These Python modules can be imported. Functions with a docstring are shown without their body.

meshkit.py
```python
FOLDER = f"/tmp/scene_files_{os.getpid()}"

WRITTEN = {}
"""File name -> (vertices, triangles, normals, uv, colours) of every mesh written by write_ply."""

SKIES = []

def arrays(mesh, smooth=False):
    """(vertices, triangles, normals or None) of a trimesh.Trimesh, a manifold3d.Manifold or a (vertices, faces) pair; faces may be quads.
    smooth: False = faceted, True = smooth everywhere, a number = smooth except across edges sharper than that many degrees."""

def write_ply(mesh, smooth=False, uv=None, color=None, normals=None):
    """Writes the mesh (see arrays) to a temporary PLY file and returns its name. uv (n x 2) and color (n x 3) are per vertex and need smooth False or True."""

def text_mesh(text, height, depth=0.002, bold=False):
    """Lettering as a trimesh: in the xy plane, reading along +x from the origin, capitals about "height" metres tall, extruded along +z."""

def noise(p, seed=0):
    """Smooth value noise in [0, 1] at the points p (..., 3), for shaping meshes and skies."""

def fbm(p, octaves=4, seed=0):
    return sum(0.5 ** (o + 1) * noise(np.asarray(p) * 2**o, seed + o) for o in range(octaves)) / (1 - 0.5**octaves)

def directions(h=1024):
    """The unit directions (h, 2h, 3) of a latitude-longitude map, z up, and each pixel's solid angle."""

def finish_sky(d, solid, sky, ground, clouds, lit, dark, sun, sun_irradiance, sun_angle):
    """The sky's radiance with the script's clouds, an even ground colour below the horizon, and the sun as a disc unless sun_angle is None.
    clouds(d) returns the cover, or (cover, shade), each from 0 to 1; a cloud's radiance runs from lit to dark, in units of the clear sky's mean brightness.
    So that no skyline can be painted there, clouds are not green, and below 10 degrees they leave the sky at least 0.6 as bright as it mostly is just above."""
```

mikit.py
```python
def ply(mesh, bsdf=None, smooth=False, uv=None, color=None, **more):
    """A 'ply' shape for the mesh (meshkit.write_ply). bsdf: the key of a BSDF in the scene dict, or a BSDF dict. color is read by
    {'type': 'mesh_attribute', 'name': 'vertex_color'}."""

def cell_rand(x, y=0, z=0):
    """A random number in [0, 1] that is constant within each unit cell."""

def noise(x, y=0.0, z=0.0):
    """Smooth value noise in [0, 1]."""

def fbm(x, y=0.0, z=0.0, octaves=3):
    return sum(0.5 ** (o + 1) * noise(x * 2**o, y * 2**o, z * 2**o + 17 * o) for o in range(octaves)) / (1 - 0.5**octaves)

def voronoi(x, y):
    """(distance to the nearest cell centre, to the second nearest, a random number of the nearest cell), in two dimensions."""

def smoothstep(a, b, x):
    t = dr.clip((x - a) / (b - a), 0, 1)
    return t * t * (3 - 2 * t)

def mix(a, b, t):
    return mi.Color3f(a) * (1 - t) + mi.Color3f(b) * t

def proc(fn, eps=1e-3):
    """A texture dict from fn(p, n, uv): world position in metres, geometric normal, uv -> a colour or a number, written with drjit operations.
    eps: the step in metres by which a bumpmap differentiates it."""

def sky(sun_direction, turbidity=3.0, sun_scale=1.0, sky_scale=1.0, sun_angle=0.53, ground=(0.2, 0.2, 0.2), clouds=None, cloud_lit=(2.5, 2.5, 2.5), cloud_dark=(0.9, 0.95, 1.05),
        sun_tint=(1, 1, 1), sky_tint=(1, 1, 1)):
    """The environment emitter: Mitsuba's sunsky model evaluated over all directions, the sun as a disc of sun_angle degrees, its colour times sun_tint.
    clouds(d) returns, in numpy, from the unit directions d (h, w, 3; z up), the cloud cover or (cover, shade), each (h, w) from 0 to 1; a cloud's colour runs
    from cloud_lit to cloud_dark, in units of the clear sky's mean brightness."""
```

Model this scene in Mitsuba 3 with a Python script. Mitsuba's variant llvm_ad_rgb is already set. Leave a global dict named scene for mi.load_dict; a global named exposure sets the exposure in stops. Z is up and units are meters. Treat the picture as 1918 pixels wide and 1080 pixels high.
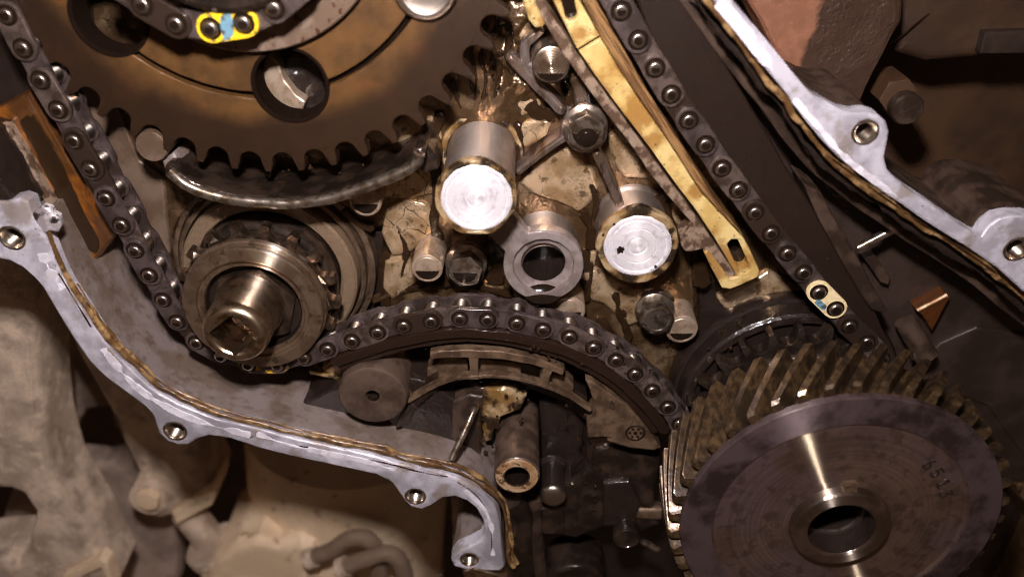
import math, numpy as np, trimesh, mitsuba as mi, mikit, meshkit, shapely
from shapely.geometry import Polygon, LineString, Point
from shapely import affinity
from mikit import noise, voronoi, smoothstep, mix, cell_rand
import drjit as dr
from scipy.ndimage import gaussian_filter

# ------------------------------------------------------------------ camera, light, exposure
MM = 0.001
PITCH, VX, DIST, FOC = 30.5, 985.0, 311.0, 1600.0        # camera pitch, vanishing point of the engine's axis, distance in mm, focal length in photo pixels
_p = math.radians(PITCH); _a = -math.atan((VX - 959) / FOC * math.cos(_p))
FWD = np.array([math.sin(_a) * math.cos(_p), math.cos(_a) * math.cos(_p), -math.sin(_p)])
RGT = np.array([math.cos(_a), -math.sin(_a), 0.0]); UPV = np.cross(RGT, FWD)
CAM = -DIST * FWD
scene, labels = {}, {}
_T = mi.ScalarTransform4f
scene['camera'] = {'type': 'thinlens', 'aperture_radius': 0.0019, 'focus_distance': 0.285, 'fov': math.degrees(2 * math.atan(959 / FOC)), 'fov_axis': 'x', 'near_clip': 0.01, 'far_clip': 5.0,
                   'to_world': _T().look_at(origin=(CAM * MM).tolist(), target=((CAM + FWD * 100) * MM).tolist(), up=UPV.tolist())}
exposure = 0.32
LAMP_POS = CAM + UPV * 70 + RGT * (-14) + FWD * (-6)      # hand-held LED torch just above the camera, mm
LAMP_RAD, LAMP_COL = 2900.0, (1.0, 0.90, 0.87)
scene['ambient_fill'] = {'type': 'constant', 'radiance': {'type': 'rgb', 'value': [0.050, 0.030, 0.020]}}   # even fill from all sides, added to lift the shadows

# ------------------------------------------------------------------ helpers: (x, z) on the engine's front, D = height towards the camera, all in mm
def P(px, py, D=0.0):
    d = FWD + RGT * (px - 959) / FOC - UPV * (py - 540) / FOC
    q = CAM + (-D - CAM[1]) / d[1] * d
    return np.array([q[0], q[2]])
def PL(pts, D): return [tuple(P(x, y, D)) for x, y in pts]
def P3(px, py, D): x, z = P(px, py, D); return np.array([x, z, D])
def RM(px, py, r, D): return float((P(px + r, py, D) - P(px - r, py, D))[0] / 2)
def poly(pts, D, smooth=0.0):
    g = Polygon(PL(pts, D)).buffer(0)
    if smooth: g = g.buffer(smooth, 6).buffer(-2 * smooth, 6).buffer(smooth, 6)
    return g
def band(pts, D, w): return LineString(smooth_line(PL(pts, D), 6)).buffer(w / 2, 6)
def smooth_line(pts, k=6):
    pts = np.asarray(pts, float)
    if len(pts) < 3: return pts
    q = np.vstack([2 * pts[0] - pts[1], pts, 2 * pts[-1] - pts[-2]]); out = []
    for i in range(1, len(q) - 2):
        for t in np.linspace(0, 1, k, endpoint=False):
            a, b, c, d = q[i - 1], q[i], q[i + 1], q[i + 2]
            out.append(0.5 * (2 * b + (c - a) * t + (2 * a - 5 * b + 4 * c - d) * t * t + (3 * b - a - 3 * c + d) * t ** 3))
    out.append(pts[-1]); return np.array(out)
def _cap(g, fn):
    if g.is_empty: return []
    gs = g.geoms if hasattr(g, 'geoms') else [g]; out = []
    for s in gs:
        if s.geom_type != 'Polygon' or s.area < 1e-6: continue
        v, f = trimesh.creation.triangulate_polygon(s, engine='earcut')
        if len(f): out.append(trimesh.Trimesh(np.c_[v, fn(v)], f, process=False))
    return out
def extr(g, D0, D1, bev=0.5, steps=2):
    """Outline g (shapely, mm) from D0 to D1 with a rounded front edge."""
    parts, gs = [], [s for s in (g.geoms if hasattr(g, 'geoms') else [g]) if s.geom_type == 'Polygon' and s.area > .01]
    for s in gs:
        s = shapely.geometry.polygon.orient(s.simplify(0.02))
        cur, z = s, D1 - bev
        for ring in [s.exterior, *s.interiors]:
            c = np.array(ring.coords)[:-1]; n = len(c); i = np.arange(n); j = (i + 1) % n
            v = np.vstack([np.c_[c, np.full(n, D0)], np.c_[c, np.full(n, z)]])
            parts.append(trimesh.Trimesh(v, np.vstack([np.c_[i, j, n + j], np.c_[i, n + j, n + i]]), process=False))
        parts += [m for m in _cap(s, lambda v: np.full(len(v), D0))]
        if bev > 0:
            for k in range(1, steps + 1):
                a = math.pi / 2 * k / steps
                nxt = s.buffer(-bev * (1 - math.cos(a)), join_style=2 if bev < .2 else 1, quad_segs=4)
                z2 = D1 - bev + bev * math.sin(a)
                if nxt.is_empty: break
                ring = cur.difference(nxt); bnd = cur.boundary; lo, hi = z, z2
                parts += _cap(ring, lambda v: np.where(shapely.distance(shapely.points(v), bnd) < 1e-5, lo, hi))
                cur, z = nxt, z2
        parts += _cap(cur, lambda v: np.full(len(v), z))
    m = trimesh.util.concatenate(parts); m.merge_vertices(digits_vertex=5); m.update_faces(m.nondegenerate_faces()); return m
def lathe(prof, c, n=48, a0=0.0, closed=False):
    prof = [(max(r, 0.0), d) for r, d in prof]; k = len(prof); a = a0 + np.arange(n) * 2 * np.pi / n
    v = np.array([[c[0] + r * np.cos(t), c[1] + r * np.sin(t), d] for t in a for r, d in prof]); f = []
    for i in range(n):
        for j in range(k - 1):
            p, q = i * k + j, ((i + 1) % n) * k + j
            f += [[p, q, q + 1], [p, q + 1, p + 1]]
    m = trimesh.Trimesh(v, f, process=False); m.merge_vertices(digits_vertex=5); m.update_faces(m.nondegenerate_faces()); m.remove_unreferenced_vertices(); return m
def rod(c, r, D0, D1, bev=.4, n=40): return lathe([(0, D0), (r, D0), (r, D1 - bev), (r - bev * .3, D1 - bev * .3), (r - bev, D1), (0, D1)], c, n)
def ringm(c, r0, r1, D0, D1, bev=.4, n=56):
    return lathe([(r0, D0), (r1, D0), (r1, D1 - bev), (r1 - bev * .3, D1 - bev * .3), (r1 - bev, D1), (r0 + bev, D1), (r0 + bev * .3, D1 - bev * .3), (r0, D1 - bev), (r0, D0)], c, n)
def tube(pts, r, n=12, jitter=0, seed=0, flat=1.0):
    p = np.asarray(pts, float); t = np.gradient(p, axis=0); t /= np.linalg.norm(t, axis=1, keepdims=True) + 1e-9
    up = np.array([0, 0, 1.0]); a = np.cross(t, up); bad = np.linalg.norm(a, axis=1) < .2; a[bad] = np.cross(t[bad], [1.0, 0, 0]); a /= np.linalg.norm(a, axis=1, keepdims=True); b = np.cross(a, t)
    r = np.broadcast_to(np.asarray(r, float), (len(p),)); an = np.arange(n) * 2 * np.pi / n
    v = p[:, None] + r[:, None, None] * (np.cos(an)[None, :, None] * a[:, None] + flat * np.sin(an)[None, :, None] * b[:, None])
    if jitter: v = v + (meshkit.fbm(v * .33, 3, seed)[..., None] - .5) * 2 * jitter * (v - p[:, None]) / r[:, None, None]
    m = len(p); f = []
    for i in range(m - 1):
        for j in range(n):
            q = (j + 1) % n; f += [[i * n + j, i * n + q, (i + 1) * n + q], [i * n + j, (i + 1) * n + q, (i + 1) * n + j]]
    f += [[0, j + 1, j] for j in range(1, n - 1)] + [[(m - 1) * n, (m - 1) * n + j, (m - 1) * n + j + 1] for j in range(1, n - 1)]
    return trimesh.Trimesh(v.reshape(-1, 3), f, process=False)
def join(*ms): return trimesh.util.concatenate([m for m in ms if m is not None])
def rough_up(m, amp, scale, edge=2.0, seed=0):
    """Casting unevenness: refine and push the vertices about by noise."""
    v, f = trimesh.remesh.subdivide_to_size(m.vertices, m.faces, max(1.2, edge * 1.6), max_iter=8)
    m = trimesh.Trimesh(v, f, process=False); m.merge_vertices(digits_vertex=4)
    d = np.stack([meshkit.fbm(m.vertices / scale + 7 * k, 3, seed + k) - .5 for k in range(3)], 1)
    return trimesh.Trimesh(m.vertices + 2 * amp * d, m.faces, process=False)
def world(m): v = np.asarray(m.vertices); return trimesh.Trimesh(np.c_[v[:, 0], -v[:, 2], v[:, 1]] * MM, m.faces, process=False)
_used = {}
def numbered(name):
    k = _used.get(name, -1) + 1; _used[name] = k
    return name if k == 0 else f'{name}_{k:03d}'
def thing(name, label, cat, group=None, kind=None):
    key = numbered(name); labels[key] = {'label': label, 'category': cat}
    if group: labels[key]['group'] = group
    if kind: labels[key]['kind'] = kind
    return key
def obj(name, mesh, mat, parent=None, smooth=35, label=None, kind=None, **kw):
    key = numbered(f'{parent}__{name}' if parent else name)
    if len(mesh.faces) == 0: print('EMPTY', key); return key
    scene[key] = mikit.ply(world(mesh), mat, smooth=smooth, **kw)
    if label or kind: labels[key] = {**({'label': label} if label else {}), **({'kind': kind} if kind else {})}
    return key
def solo(name, mesh, mat, label, cat, group=None, smooth=35):
    key = obj(name, mesh, mat, None, smooth); labels[key] = {'label': label, 'category': cat}
    if group: labels[key]['group'] = group
    return key

def lathe_uv(prof, c, n=120):
    a = np.linspace(0, 2 * np.pi, n + 1); prof = np.array(prof, float); k = len(prof); s = np.r_[0, np.cumsum(np.linalg.norm(np.diff(prof, axis=0), axis=1))]
    v = np.array([[c[0] + r * np.cos(t), c[1] + r * np.sin(t), d] for t in a for r, d in prof]); uv = np.array([[x / 50, t] for t in a for x in s]); f = []
    for i in range(n):
        for j in range(k - 1): p, q = i * k + j, (i + 1) * k + j; f += [[p, q, q + 1], [p, q + 1, p + 1]]
    return trimesh.Trimesh(v, f, process=False), uv
def obj_uv(name, prof, c, m, parent, n=360, label=None):
    """A turned part: uv runs along the profile and round the axis, so that turning grooves stretch the highlight."""
    ms, us = zip(*[lathe_uv([a, b], c, n) for a, b in zip(prof[:-1], prof[1:])])
    return obj(name, join(*ms), m, parent, smooth=True, uv=np.vstack(us), label=label)

# ------------------------------------------------------------------ materials
def fbm(x, y=0.0, z=0.0, octaves=3):
    # fractal noise whose octaves are turned against each other, so that it shows no grid
    octaves = octaves + 1; x, y, z = mi.Float(x), mi.Float(y), mi.Float(z); tot, amp, out = 0.0, 0.5, 0.0
    for o in range(octaves):
        x, y, z = .36 * x + .48 * y - .80 * z, -.80 * x + .60 * y + 0.0 * z, .48 * x + .64 * y + .60 * z
        out = out + amp * noise(x + 3.1 * o, y - 7.7 * o, z + 17.3 * o); tot += amp; amp *= .55; x, y, z = x * 2.03, y * 2.03, z * 2.03
    return out / tot
def mm(p): return p.x * 1000, p.y * 1000, p.z * 1000
def mat(name, col, rough=.4, metal=0.0, spec=.5, coat=0.0, bump=None, bscale=1e-4, eps=1.5e-4, aniso=0.0, coat_gloss=.95):
    w = (1.0, 1.0, 1.0) if name in ('face', 'face_smeared', 'disc', 'residue', 'paint_blue', 'paint_yellow', 'paint_cream', 'lamp_body') else (1.0, .94, .88) if name in ('wall', 'gear_ring', 'gear_base', 'eyelet_steel', 'boss', 'chain_plate', 'chain_plate_worn', 'pin', 'roller', 'bolt', 'yellow_plastic', 'dust', 'dust_dark', 'purple_wall', 'oily_black', 'beige') else (1.05, .91, .76)   # the brown tone of the shadows is mixed into the rest
    tex = lambda c: {'type': 'rgb', 'value': [float(a * b) for a, b in zip(c, w)]} if isinstance(c, (tuple, list)) else mikit.proc((lambda p, n, uv: c(p, n, uv) * mi.Color3f(*w)) if w[2] < 1 else c)
    b = {'type': 'principled', 'base_color': tex(col), 'roughness': rough if isinstance(rough, float) else mikit.proc(rough), 'metallic': float(metal), 'specular': float(spec)}
    if coat: b |= {'clearcoat': float(coat), 'clearcoat_gloss': float(coat_gloss)}
    if aniso: b['anisotropic'] = float(aniso)
    if bump: b = {'type': 'bumpmap', 'arbitrary': mikit.proc(bump, eps), 'scale': float(bscale), 'bsdf': b}
    scene['mat_' + name] = {'type': 'twosided', 'bsdf': b}
def turned(name, base, w, au, av, refl):
    scene['mat_' + name + '_grooves'] = {'type': 'twosided', 'bsdf': {'type': 'roughconductor', 'distribution': 'ggx', 'alpha_u': au, 'alpha_v': av, 'specular_reflectance': {'type': 'rgb', 'value': list(refl)}}}
    scene['mat_' + name] = {'type': 'blendbsdf', 'weight': w, 'a': {'type': 'ref', 'id': 'mat_' + base}, 'b': {'type': 'ref', 'id': 'mat_' + name + '_grooves'}}
class _M:
    def __getattr__(s, k): return 'mat_' + k
M = _M()

def c_block(p, n, uv):
    x, y, z = mm(p)
    v = fbm(x / 14, y / 14, z / 14, 4); w = fbm(x / 3.2 + 9, y / 3.2, z / 3.2, 3)
    c = mix((.42, .335, .235), (.13, .085, .042), smoothstep(.32, .56, v))
    c = mix(c, (.10, .06, .025), smoothstep(.50, .72, w) * .8)
    drip = fbm(x / 3 + 5, y / 5, z / 14 + .3 * noise(x / 4, z / 4), 4)
    c = mix(c, (.05, .03, .015), smoothstep(.58, .74, drip) * smoothstep(.48, .62, fbm(x / 30 + 3, y / 30, z / 30, 2)) * .85)
    c = mix(c, (.10, .06, .03), smoothstep(.54, .70, fbm(x / .55, y / .55, z / .55, 1)) * .35)
    wx, wz = x / 8 + .35 * noise(x / 3, z / 3), z / 8 + .35 * noise(x / 3 + 40, z / 3)
    a, b, q = voronoi(wx, wz)
    crack = 1 - smoothstep(.012, .04, b - a + .05 * (noise(x / 1.3, y, z / 1.3) - .35))
    crack = crack * smoothstep(.4, .52, fbm(x / 20 + 70, y / 20, z / 20, 2))
    return mix(c, (.05, .033, .02), crack * .85)
def b_cast(p, n, uv):
    x, y, z = mm(p)
    return fbm(x / 1.1, y / 1.1, z / 1.1, 2) + 1.5 * fbm(x / 3.5, y / 3.5, z / 3.5, 2)
mat('block', c_block, .23, .75, bump=b_cast, bscale=2.0e-4, coat=1.0)
def c_goldpad(p, n, uv):
    x, y, z = mm(p)
    c = mix((.70, .60, .46), (.44, .33, .20), smoothstep(.40, .66, fbm(x / 7, y / 7, z / 7, 4)))
    c = mix(c, (.20, .13, .07), smoothstep(.46, .70, fbm(x / .6, y / .6, z / .6, 2)) * smoothstep(.44, .64, fbm(x / 8 + 12, y / 8, z / 8, 3)) * .55)
    a, b, q = voronoi(x / 9 + .35 * noise(x / 3, z / 3), z / 9 + .35 * noise(x / 3 + 40, z / 3))
    crack = (1 - smoothstep(.012, .035, b - a)) * smoothstep(.46, .54, fbm(x / 16 + 70, y / 16, z / 16, 2))
    return mix(mix(c, (.12, .07, .03), smoothstep(.58, .70, fbm(x / 3, y / 3, z / 3, 4)) * .8), (.05, .033, .02), crack * .9)
mat('gold_pad', c_goldpad, .30, .68, bump=b_cast, bscale=1.5e-4, coat=.9)
def c_boss(p, n, uv):
    x, y, z = mm(p)
    s = fbm(x / 2.0, y / 16, z / 7, 3); v = fbm(x / 9 + 3, y / 9, z / 9, 3)
    c = mix((.36, .31, .31), (.24, .18, .14), smoothstep(.36, .64, v))
    return mix(c, (.11, .065, .03), smoothstep(.48, .70, s) * .85)
mat('boss', c_boss, .33, .85, bump=b_cast, bscale=.5e-4, coat=.3)
def c_face(p, n, uv):
    x, y, z = mm(p)
    v = fbm(x / 6, y / 6, z / 6, 4); w = fbm(x / 1.6 + 30, y / 1.6, z / 1.6 + 8, 3)
    c = mix((.58, .565, .645), (.40, .38, .44), smoothstep(.40, .66, v))
    c = mix(c, (.25, .235, .27), smoothstep(.52, .66, fbm(x / 26 + 61, y / 26, z / 26, 4)) * .8)
    c = mix(c, (.22, .165, .12), smoothstep(.54, .72, fbm(x / 8 + 17, y / 8, z / 8, 5)) * .65)
    c = mix(c, (.40, .37, .42), smoothstep(.55, .78, w) * .6)
    g = fbm(x / 2.0 + 11, y / 2.0, z / 2.0 + 5, 3)
    return mix(c, (.08, .06, .05), smoothstep(.74, .80, g) * .9)
def b_scr(p, n, uv):
    x, y, z = mm(p)
    return dr.sin((x * .35 + z) * 9) * .5 + 1.2 * fbm(x / 1.0, y, z / 1.0, 3)
mat('face', c_face, .42, .25, bump=b_scr, bscale=.7e-4)
def c_facedark(p, n, uv):
    x, y, z = mm(p)
    v = fbm(x / 6 + 5, y / 6, z / 6, 4); g = fbm(x / 2.5 + 11, y / 2.5, z / 2.5 + 5, 4)
    return mix(mix((.60, .56, .60), (.30, .26, .28), smoothstep(.4, .6, v)), (.03, .022, .018), smoothstep(.56, .66, g))
mat('face_smeared', c_facedark, .42, .25, bump=b_scr, bscale=.35e-4)
def c_wall(p, n, uv):
    x, y, z = mm(p)
    v = fbm(x / 10, y / 10, z / 10, 4); w = fbm(x / 3 + 20, y / 3, z / 3, 3)
    c = mix((.225, .195, .20), (.15, .118, .10), smoothstep(.36, .66, v))
    return mix(c, (.085, .06, .045), smoothstep(.50, .76, w) * .5)
mat('wall', c_wall, .5, .25, bump=b_cast, bscale=1e-4)
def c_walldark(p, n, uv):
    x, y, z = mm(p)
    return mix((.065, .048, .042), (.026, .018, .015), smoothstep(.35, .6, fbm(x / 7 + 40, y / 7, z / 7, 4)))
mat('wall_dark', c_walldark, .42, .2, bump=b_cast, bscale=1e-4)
def c_seal(p, n, uv):
    x, y, z = mm(p)
    v = fbm(x / 4, y / 4, z / 4, 3); w = fbm(x / 1.7 + 8, y / 1.7, z / 1.7, 3)
    return mix(mix((.27, .19, .10), (.085, .048, .02), smoothstep(.34, .60, v)), (.04, .027, .015), smoothstep(.50, .72, w) * .85)
mat('sealant', c_seal, .22, 0.0, bump=b_cast, bscale=2.5e-4, coat=.6)
def c_disc(p, n, uv):
    x, y, z = mm(p)
    return mix((.72, .70, .75), (.48, .45, .51), smoothstep(.46, .80, fbm(x / 1.6, y / 1.6, z / 1.6, 4)))
mat('disc', c_disc, .55, .1, bump=lambda p, n, uv: fbm(mm(p)[0] / .7, 1.0, mm(p)[2] / .7, 2), bscale=.5e-4)
def c_gold(p, n, uv):
    x, y, z = mm(p)
    c = mix((.50, .42, .29), (.24, .155, .06), smoothstep(.34, .62, fbm(x / 5, y / 5, z / 5, 4)))
    return mix(c, (.03, .02, .012), smoothstep(.46, .64, fbm(x / 5.5 + 50, y / 5.5, z / 5.5, 4)))
mat('goldrim', c_gold, .25, .4, bump=b_cast, bscale=1.5e-4, coat=.8)
def c_plate(p, n, uv):
    x, y, z = mm(p)
    return mix((.085, .066, .068), (.036, .026, .024), smoothstep(.35, .65, fbm(x / 4, y / 4, z / 4, 3)))
mat('chain_plate', c_plate, .36, .35, coat=.35, bump=b_cast, bscale=.25e-4)
mat('chain_plate_wet', (.030, .021, .018), .22, .3, coat=.6, bump=b_cast, bscale=.4e-4)
mat('chain_plate_worn', lambda p, n, uv: mix((.125, .098, .09), (.05, .036, .03), smoothstep(.35, .65, fbm(mm(p)[0] / 3, mm(p)[1] / 3, mm(p)[2] / 3, 4))), .38, .45, coat=.3, bump=b_cast, bscale=.3e-4)
mat('pin', (.50, .45, .42), .30, 1.0, coat=.5)
mat('roller', (.42, .37, .34), .16, 1.0)
mat('chrome', lambda p, n, uv: mix((.58, .53, .47), (.30, .24, .17), smoothstep(.45, .68, fbm(mm(p)[0] / 2.5, mm(p)[1] / 2.5, mm(p)[2] / 2.5, 4))), .3, 1.0, bump=b_cast, bscale=.3e-4)
mat('bolt', lambda p, n, uv: mix((.58, .54, .50), (.30, .24, .18), smoothstep(.42, .62, fbm(mm(p)[0] / 2, mm(p)[1] / 2, mm(p)[2] / 2, 3))), .26, .95, bump=b_cast, bscale=.3e-4)
mat('dowel', lambda p, n, uv: mix((.46, .41, .37), (.33, .27, .22), smoothstep(.42, .62, fbm(mm(p)[0] / 3, mm(p)[1] / 3, mm(p)[2] / 3, 3))), .42, .6, bump=b_cast, bscale=.4e-4)
mat('oil', (.010, .007, .006), .06, 0.0, spec=.5)
def c_brown(p, n, uv):
    x, y, z = mm(p); r = dr.sqrt(dr.square(x + 72.9) + dr.square(z - 134.6))
    v = fbm(x / 9, y / 9, z / 9, 4)
    c = mix((.115, .064, .024), (.060, .034, .015), smoothstep(.30, .70, v))
    c = mix(c, (.15, .062, .024), smoothstep(.56, .68, fbm(x / 7 + 21, y / 7, z / 7, 3)) * smoothstep(56, 62, r) * .6)
    return mix(c, (.016, .009, .006), smoothstep(56, 66, r + 8 * (fbm(x / 12 + 4, 1.0, z / 12, 3) - .5)) * .9)
mat('brown_steel', c_brown, .45, .15, spec=.3, coat=.15, bump=b_cast, bscale=.3e-4)
def c_spot(p, n, uv):
    x, y, z = mm(p)
    c = mix((.26, .22, .20), (.18, .14, .12), smoothstep(.4, .6, fbm(x / 6, y / 6, z / 6, 3)))
    return mix(c, (.09, .04, .02), smoothstep(.66, .71, fbm(x / 1.7, y / 1.7, z / 1.7, 2)))
mat('spot_steel', c_spot, .42, .5)
mat('oily_steel', lambda p, n, uv: mix((.085, .064, .056), (.028, .020, .017), smoothstep(.3, .62, fbm(mm(p)[0] / 6, mm(p)[1] / 6, mm(p)[2] / 6, 4))), .20, .7, coat=.9, bump=b_cast, bscale=1.5e-4)
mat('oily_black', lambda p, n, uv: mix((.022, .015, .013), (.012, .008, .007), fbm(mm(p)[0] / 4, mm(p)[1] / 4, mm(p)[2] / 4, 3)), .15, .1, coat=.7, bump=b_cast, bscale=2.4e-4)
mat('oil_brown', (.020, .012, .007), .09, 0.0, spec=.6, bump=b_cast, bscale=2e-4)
turned('turned_roller', 'roller', .65, .55, .07, (.62, .55, .50))
turned('turned_hub', 'oily_steel', .30, .5, .05, (.75, .64, .54))
turned('turned_neck', 'oily_black', .35, .5, .05, (.6, .5, .4))
turned('turned_boss', 'boss', .50, .50, .16, (.70, .60, .54))
turned('turned_ring', 'ring_steel', .24, .45, .04, (.75, .66, .55))
turned('turned_chrome', 'chrome', .32, .5, .06, (.75, .66, .55))
turned('turned_disc', 'disc', .30, .55, .25, (1, .97, 1))
mat('wet_steel', lambda p, n, uv: mix((.26, .21, .18), (.10, .075, .06), smoothstep(.3, .62, fbm(mm(p)[0] / 3, mm(p)[1] / 3, mm(p)[2] / 3, 4))), .22, .9, coat=.7, bump=b_cast, bscale=.6e-4)
mat('soot', (.009, .006, .005), 1.0, 0.0, spec=.0)  # shade of the sprocket groove and hole walls painted as flat black
mat('black_wet', (.016, .010, .008), .16, 0.0, spec=.6, bump=lambda p, n, uv: fbm(mm(p)[0] / 1.5, mm(p)[1] / 1.5, mm(p)[2] / 1.5, 3), bscale=2.5e-4)
mat('black_plastic', lambda p, n, uv: mix((.012, .008, .007), (.018, .012, .010), fbm(mm(p)[0] / 3, mm(p)[1] / 3, mm(p)[2] / 3, 4)), .34, 0.0, bump=b_cast, bscale=.5e-4)
def c_gear(p, n, uv):
    x, y, z = mm(p); v = fbm(x / 8, y / 8, z / 8, 4); w = fbm(x / 3 + 15, y / 3, z / 3, 3)
    c = mix((.098, .066, .055), (.062, .040, .034), smoothstep(.36, .66, v))
    r = dr.sqrt(dr.square(x - 103.5) + dr.square(z + 41.5))
    c = mix(c, (.085, .060, .068), smoothstep(.40, .62, fbm(x / 24 + 2, 1.0, z / 24, 3)))
    c = c * (.80 + .40 * noise(r * 2.6, 3.3))
    return mix(c, (.035, .022, .02), smoothstep(.50, .70, w) * .65)
mat('gear_base', c_gear, .38, .4, coat=.3)
scene['mat_gear_turned'] = {'type': 'twosided', 'bsdf': {'type': 'roughconductor', 'distribution': 'ggx', 'alpha_u': .5, 'alpha_v': .014, 'specular_reflectance': {'type': 'rgb', 'value': [.75, .62, .45]}}}
scene['mat_gear_face'] = {'type': 'blendbsdf', 'weight': .22, 'a': {'type': 'ref', 'id': 'mat_gear_base'}, 'b': {'type': 'ref', 'id': 'mat_gear_turned'}}
mat('gear_ring', lambda p, n, uv: mix((.095, .070, .078), (.036, .024, .024), smoothstep(.36, .66, fbm(mm(p)[0] / 7 + 3, mm(p)[1] / 7, mm(p)[2] / 7, 5))), .5, .5, aniso=.95)
def c_tooth(p, n, uv):
    x, y, z = mm(p)
    c = mix((.15, .105, .058), (.05, .034, .022), smoothstep(.30, .70, fbm(x / 1.5, y / 3, z / 1.5, 4)))
    return mix(c, (.035, .024, .018), smoothstep(.44, .62, fbm(x / 7 + 31, y / 12, z / 7, 5)) * .85)
mat('gear_tooth', c_tooth, .26, .65, coat=1.0, bump=b_cast, bscale=.5e-4)
def c_grain(p, n, uv):
    x, y, z = mm(p)
    return mix((.26, .215, .17), (.16, .125, .095), fbm(x / .8, y / .8, z / .8, 2))
mat('grain_steel', c_grain, .45, .4, bump=lambda p, n, uv: fbm(mm(p)[0] / .5, mm(p)[1] / .5, mm(p)[2] / .5, 2), bscale=1.0e-4)
def c_ring(p, n, uv):
    x, y, z = mm(p)
    c = mix((.27, .22, .18), (.165, .125, .10), smoothstep(.36, .66, fbm(x / 4, y / 4, z / 4, 4)))
    return mix(c, (.07, .045, .03), smoothstep(.58, .76, fbm(x / 2.2 + 7, y / 2.2, z / 2.2, 4)) * .8)
mat('ring_steel', c_ring, .30, .75, coat=.2)
def c_yel(p, n, uv):
    x, y, z = mm(p)
    c = mix((.60, .49, .23), (.47, .34, .12), smoothstep(.34, .66, fbm(x / 8, y / 8, z / 8, 3)))
    c = mix(c, (.27, .14, .035), smoothstep(.44, .62, fbm(x / 9 + 9, y / 9, z / 9, 5)) * .85)
    return mix(c, (.09, .045, .015), smoothstep(.72, .78, fbm(x / 1.3 + 3, y / 1.3, z / 1.3, 2)) * .8)
mat('yellow_plastic', c_yel, .30, 0.0, coat=.4, bump=b_cast, bscale=.4e-4)
def c_shoe(p, n, uv):
    x, y, z = mm(p); g = fbm((x * .82 + z * .57) / .6, y / 1.5, (z * .82 - x * .57) / 9, 3)
    return mix((.24, .155, .075), (.09, .05, .025), smoothstep(.35, .65, g))
mat('brown_plastic', c_shoe, .3, 0.0, coat=.4, bump=b_cast, bscale=.4e-4)
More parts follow.
